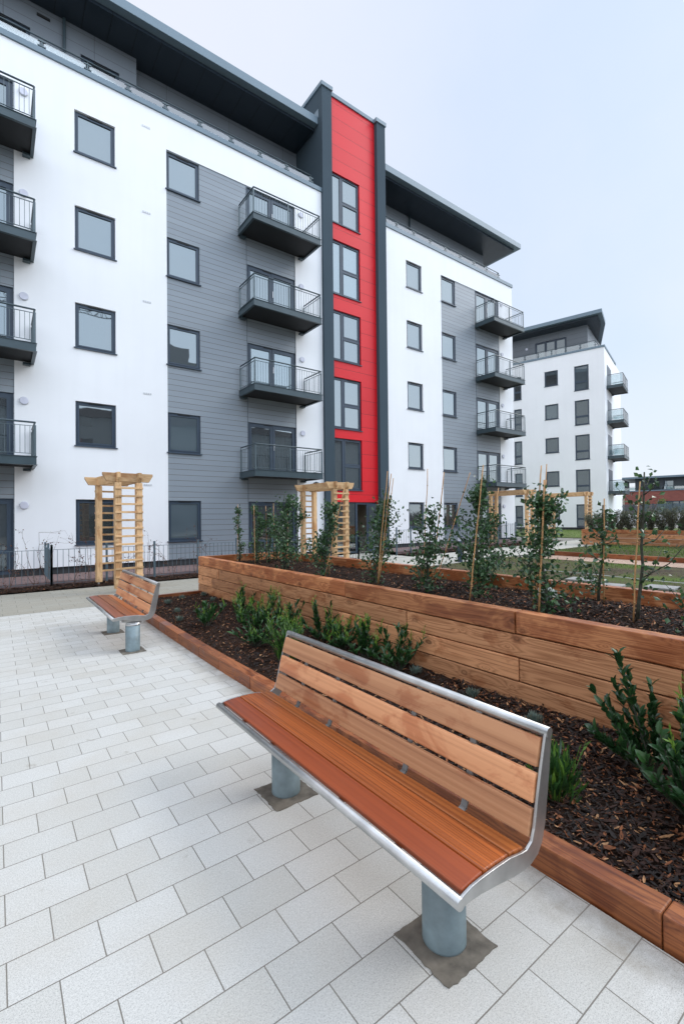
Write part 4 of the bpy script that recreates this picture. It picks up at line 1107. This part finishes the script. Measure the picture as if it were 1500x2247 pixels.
# yellow green narrow leaved plants
def spiky(base, h, rad, n, label):
    base = Vector(base); root = empty('narrow_leaved_shrub', base); tag(root, label, 'shrub', 'narrow leaved bright green shrubs')
    lf = MB(); dk = MB()
    for i in range(n):
        a = R.uniform(0, 2*PI); q = Vector((math.cos(a), math.sin(a), 0)); t = R.random()
        p = q*rad*.35*t+Vector((0,0,h*.55*R.random())); d = (Vector((0,0,1))+q*R.uniform(.1,1.1)+rv(.15)).normalized()
        (leaf)(lf if R.random() < .55 else dk, p, d, q, R.uniform(.08,.15), R.uniform(.006,.012), 0, True)
    for i in range(14):
        a = R.uniform(0, 2*PI); q = Vector((math.cos(a), math.sin(a), 0))*R.uniform(.1,.6)*rad; e = Vector((q.x*1.5, q.y*1.5, h*R.uniform(.8,1.1)))
        lf.tube([q*.3, (q*.3+e)*.55, e], [.003,.0025,.0012], 4)
        for u in range(7): leaf(lf, (q*.3).lerp(e, .3+u*.1), (e-q*.3).normalized()+rv(.3), rv(1), .05, .006)
    lf.build('bright_leaves', M['lime'] if False else M['spk'], root, recalc=False); dk.build('dark_leaves', M['laurel'], root, recalc=False)
M['spk'] = leafmat('bright_narrow_leaf', (.085,.19,.03), .45, .4)
spiky((2.60,4.55,.05), .48, .30, 300, 'bright yellow green narrow leaved shrub touching the far end of the near bench back')
spiky((2.52,1.40,.05), .34, .26, 210, 'low bright green shrub right of the near end of the bench back')
# large laurels at the right edge
laurel((2.92,.86,.04), .64, .36, 1050, 'big dark laurel cut by the right edge, in front of the sleeper wall', mat='laurel2', lsz=.088, shoots=46, kind='laurel_shrub', lime=.25, wid=.25)
laurel((3.22,1.16,.05), .66, .22, 380, 'laurel with a tall shoot leaning left over the sleeper wall near the right edge', mat='laurel2', lsz=.082, shoots=12, lean=(-.02,.17), wid=.25)
laurel((2.66,.62,.04), .46, .22, 420, 'lowest dark laurel in the bottom right, above the timber edging', mat='laurel2', lsz=.085, shoots=14, wid=.25)
# lavender tufts
LV = [((2.60,9.0),'grey tuft nearest the far left corner of the low bed'),((2.98,9.35),'grey tuft by the back edging of the low bed'),((2.48,8.05),'grey tuft left of centre of the low bed'),((2.75,7.75),'grey tuft in the middle of the empty mulch'),((2.3,7.35),'grey tuft close to the timber edging'),((3.35,8.7),'grey tuft at the foot of the sleeper wall near its corner'),((3.30,8.05),'grey tuft between the wall corner and the laurels'),((3.40,3.35),'first grey tuft visible above the near bench tube'),((3.35,2.62),'second grey tuft visible above the near bench tube'),((3.30,2.0),'grey tuft just above the right end of the near bench'),((3.45,9.45),'grey tuft tucked under the wall corner')]
for (xy, l) in LV:
    o = MB()
    for i in range(150):
        a = R.uniform(0, 2*PI); q = Vector((math.cos(a), math.sin(a), 0)); leaf(o, q*R.uniform(0,.055)+Vector((0,0,R.uniform(0,.05))), Vector((0,0,1))+q*R.uniform(0,1.), q, R.uniform(.03,.06), .004)
    ob_ = o.build('lavender', M['lav'], recalc=False); ob_.location = (*xy, .055); tag(ob_, l+', a young lavender', 'lavender', 'lavender tufts in the low bed')
# hedge plants
for i in range(22):
    y = 11.1-i*.42; root = empty('hedge_shrub', (23.75+R.uniform(-.12,.12), y, zg(23.7)+.66)); 
    tag(root, 'grey green hedge shrub in the row on the far raised bed', 'hedge shrub', 'hedge on the far raised bed')
    st = MB(); lf = MB(); H = R.uniform(.75,1.05)
    for s in range(13):
        a = R.uniform(0, 2*PI); e = Vector((math.cos(a)*.26, math.sin(a)*.30, H*R.uniform(.7,1.08))); st.tube([(0,0,-.03), e*.5+Vector((e.x*.2,e.y*.2,0)), e], [.008,.006,.002], 4)
        for k in range(120): leaf(lf, e*R.uniform(.1,1.05)+rv(.06), rv(1)+Vector((0,0,.8)), rv(1), R.uniform(.06,.10), .017)
    st.build('stem', M['twig'], root, recalc=False); lf.build('foliage', M['hedge'], root, recalc=False)
# screen plants behind the slatted fence
for i in range(9):
    t = i*2.5+R.uniform(-.5,.5)+1.5; dx, dy = math.sin(ph), -math.cos(ph)
    root = empty('screen_bush', (61.6+dx*t, 27.5+dy*t, .45)); tag(root, 'light green screen bush showing above the far slatted fence', 'bush', 'bushes behind the slatted fence')
    lf = MB(); st = MB(); st.tube([(0,0,0),(0,0,2.2)], .03, 5); H = R.uniform(2.6,3.15)
    for k in range(700):
        z = R.uniform(.6,H); w = .55*(1.1-z/H*.7); leaf(lf, Vector((R.gauss(0,w*.6), R.gauss(0,w*.9), z)), rv(1)+Vector((0,0,1.3)), rv(1), .16, .03)
    st.build('stem', M['bark'], root, recalc=False); lf.build('foliage', M['bamboo'], root, recalc=False)

# bare climbers along the railings
def climber(base, h, label, leaves=16, spread=.5):
    base = Vector(base); root = empty('bare_climber', base); tag(root, label, 'climber', 'bare young climbers along the railings')
    st = MB(); lf = MB()
    def grow(p, d, L, r, lev):
        pts = [p]; q = p; n = 5
        for i in range(n):
            d = (d+rv(.16)).normalized(); q = q+d*L/n; pts.append(q)
        st.tube(pts, [r*(1-.6*i/n) for i in range(n+1)], 4, caps=False)
        if lev < 2:
            for k in range(R.randint(3,5)):
                i = R.randint(1, n); grow(pts[i], (d*.6+rv(.55)).normalized(), L*R.uniform(.3,.55), r*.5, lev+1)
        if lev and R.random() < leaves/20:
            for k in range(R.randint(1,4)): leaf(lf, R.choice(pts), rv(1)+Vector((0,0,-.6)), rv(1), R.uniform(.03,.055), .014)
    grow(Vector((0,0,-.02)), Vector((R.gauss(0,.22)*spread, R.gauss(0,.1), 1)).normalized(), h*.8, .0075, 0)
    if h > .9: grow(Vector((.03,0,-.02)), Vector((R.gauss(0,.4)*spread, R.gauss(0,.1), 1)).normalized(), h*.55, .006, 1)
    st.build('stem', M['twig'], root, recalc=False)
    if lf.f: lf.build('leaves', M['brownleaf'], root, recalc=False)
CL = [(-.35,1.1,'far left, in front of the terrace doors'),(.25,1.0,'left of the white wall edge'),(.75,1.25,'left of the railing corner posts'),(1.02,1.75,'tallest, by the railing corner posts'),(1.55,1.2,'right of the railing corner posts'),(1.9,1.3,'left of the nearest pergola'),(2.45,1.0,'between the posts of the nearest pergola'),(3.3,1.25,'right of the nearest pergola'),(3.9,1.1,'below the second ground floor window'),(4.6,1.35,'right of the second ground floor window'),(5.3,1.3,'before the grey cladding'),(6.1,1.1,'before the left end of the long raised bed')]
for x, h, l in CL: climber((x, 13.3+R.uniform(-.15,.15), .02), h*1.05, 'bare brownish climber '+l, leaves=14)
for x, h, l in ((14.0,1.3,'right of the entrance, before the white wall'),(15.0,1.2,'under the ground floor window right of the tower'),(19.0,1.1,'left of the third pergola'),(21.6,1.3,'right of the third pergola by the far railing')):
    climber((x, 13.45, zg(x)+.02), h, 'bare brownish climber '+l, leaves=10)
for x, y, l in ((27.5,13.6,'left'),(28.4,13.8,'right')):
    climber((x, y, zg(x)), 1.5, 'bare sapling beyond the path, %s one of two before the far white block' % l, leaves=0)

# bollard light
bo = empty('bollard_light', (12.7, 10.35, zg(12.7))); tag(bo, 'dark grey bollard light with a pale band at the edge of the path', 'bollard')
MB().tube([(0,0,0),(0,0,.72)], .085, 20).build('post', M['frame'], bo, smooth=False)
MB().tube([(0,0,.721),(0,0,.85)], .075, 20).build('lens', M['lampw'], bo)
MB().tube([(0,0,.851),(0,0,.90),(0,0,.925)], [.095,.095,.07], 20).build('cap', M['frame'], bo)

# litter on the paving
mb = MB()
for (x, y, s) in ((1.62,3.05,.018),(1.68,3.12,.012)): leaf(mb, Vector((x, y, .006)), Vector((1,.3,.1)), Vector((0,0,1)), s*2, s)
tag(mb.build('fallen_leaf', M['holly'], recalc=False), 'small dark leaf fallen on the paving near the far end of the near bench', 'leaf')

# ------------------------------------------------------------------ camera
f = 1020.35; yaw = .64001522; pit = .01175151; rol = -.01034358
fw = Vector((math.sin(yaw)*math.cos(pit), math.cos(yaw)*math.cos(pit), math.sin(pit)))
r0 = Vector((math.cos(yaw), -math.sin(yaw), 0)); u0 = r0.cross(fw)
r = r0*math.cos(rol)+u0*math.sin(rol); u = -r0*math.sin(rol)+u0*math.cos(rol)
cd = bpy.data.cameras.new('camera'); cam = bpy.data.objects.new('camera', cd); COL.objects.link(cam)
cam.matrix_world = Matrix(((r.x,u.x,-fw.x,0),(r.y,u.y,-fw.y,0),(r.z,u.z,-fw.z,1.65),(0,0,0,1)))
cd.sensor_fit = 'VERTICAL'; cd.sensor_height = 36; cd.lens = 36*f/2247; cd.clip_start = .05; cd.clip_end = 1500
sc.camera = cam

# ------------------------------------------------------------------ light
S = Vector((1.0,-.42,.86)).normalized()
w = bpy.data.worlds.new('World'); sc.world = w; w.use_nodes = True; nt = w.node_tree; nt.nodes.clear()
out = nt.nodes.new('ShaderNodeOutputWorld'); bg = nt.nodes.new('ShaderNodeBackground'); lk(nt, bg.outputs[0], out.inputs[0])
sk = nt.nodes.new('ShaderNodeTexSky'); sk.sky_type = 'NISHITA'; sk.sun_disc = False; sk.sun_elevation = math.asin(S.z); sk.sun_rotation = math.atan2(S.x, S.y)
sk.dust_density = 3; sk.air_density = 1
tc = nt.nodes.new('ShaderNodeTexCoord'); sp = nt.nodes.new('ShaderNodeSeparateXYZ'); lk(nt, tc.outputs['Generated'], sp.inputs[0])
# thin overcast: slightly blue towards the right
dotr = math_(nt, 'ADD', math_(nt, 'MULTIPLY', sp.outputs[0], r0.x), math_(nt, 'MULTIPLY', sp.outputs[1], r0.y))
cl = ramp(nt, math_(nt, 'ADD', math_(nt, 'MULTIPLY', dotr, .9), .5, True), [(.12,(7.4,7.6,8.3)),(.45,(6.5,7.1,8.3)),(.70,(5.7,6.6,8.1)),(.95,(5.5,6.6,8.1))])
cn = ramp(nt, noise(nt, tc.outputs['Generated'], 2.2, 6, .55), [(.35, 0.), (.7, 1.)])
cl = mixc(nt, math_(nt, 'MULTIPLY', cn, .35), cl, (7.5,7.7,8.2))
hz = ramp(nt, sp.outputs[2], [(.0, .75), (.30, 0.)])
cl = mixc(nt, hz, cl, (7.4,7.7,8.1))
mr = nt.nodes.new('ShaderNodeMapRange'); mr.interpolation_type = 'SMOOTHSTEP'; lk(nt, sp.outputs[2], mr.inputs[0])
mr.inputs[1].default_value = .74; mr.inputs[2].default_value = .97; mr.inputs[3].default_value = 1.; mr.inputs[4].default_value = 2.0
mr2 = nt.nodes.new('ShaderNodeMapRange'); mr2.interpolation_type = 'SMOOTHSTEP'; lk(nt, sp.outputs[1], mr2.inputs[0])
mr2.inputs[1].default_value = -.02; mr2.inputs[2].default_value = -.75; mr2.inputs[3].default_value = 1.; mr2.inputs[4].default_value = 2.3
gain = math_(nt, 'MULTIPLY', mr.outputs[0], mr2.outputs[0])  # added boost: unseen sky overhead and behind camera brightened to light the facade
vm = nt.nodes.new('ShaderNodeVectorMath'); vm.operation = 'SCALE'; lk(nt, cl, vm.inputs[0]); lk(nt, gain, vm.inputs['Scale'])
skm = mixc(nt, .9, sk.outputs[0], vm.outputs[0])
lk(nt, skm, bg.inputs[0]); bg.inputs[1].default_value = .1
sd = bpy.data.lights.new('sun', 'SUN'); sd.energy = 1.1; sd.angle = math.radians(26); sd.color = (1,.965,.92)
so = bpy.data.objects.new('sun', sd); COL.objects.link(so); so.rotation_euler = S.to_track_quat('Z', 'Y').to_euler(); so.location = (0,0,30)
sc.view_settings.view_transform = 'Standard'; sc.view_settings.look = 'None'; sc.view_settings.exposure = .38; sc.view_settings.gamma = 1
sc.view_settings.use_curve_mapping = False
sc.cycles.max_bounces = 6; sc.cycles.transparent_max_bounces = 12; sc.cycles.diffuse_bounces = 3
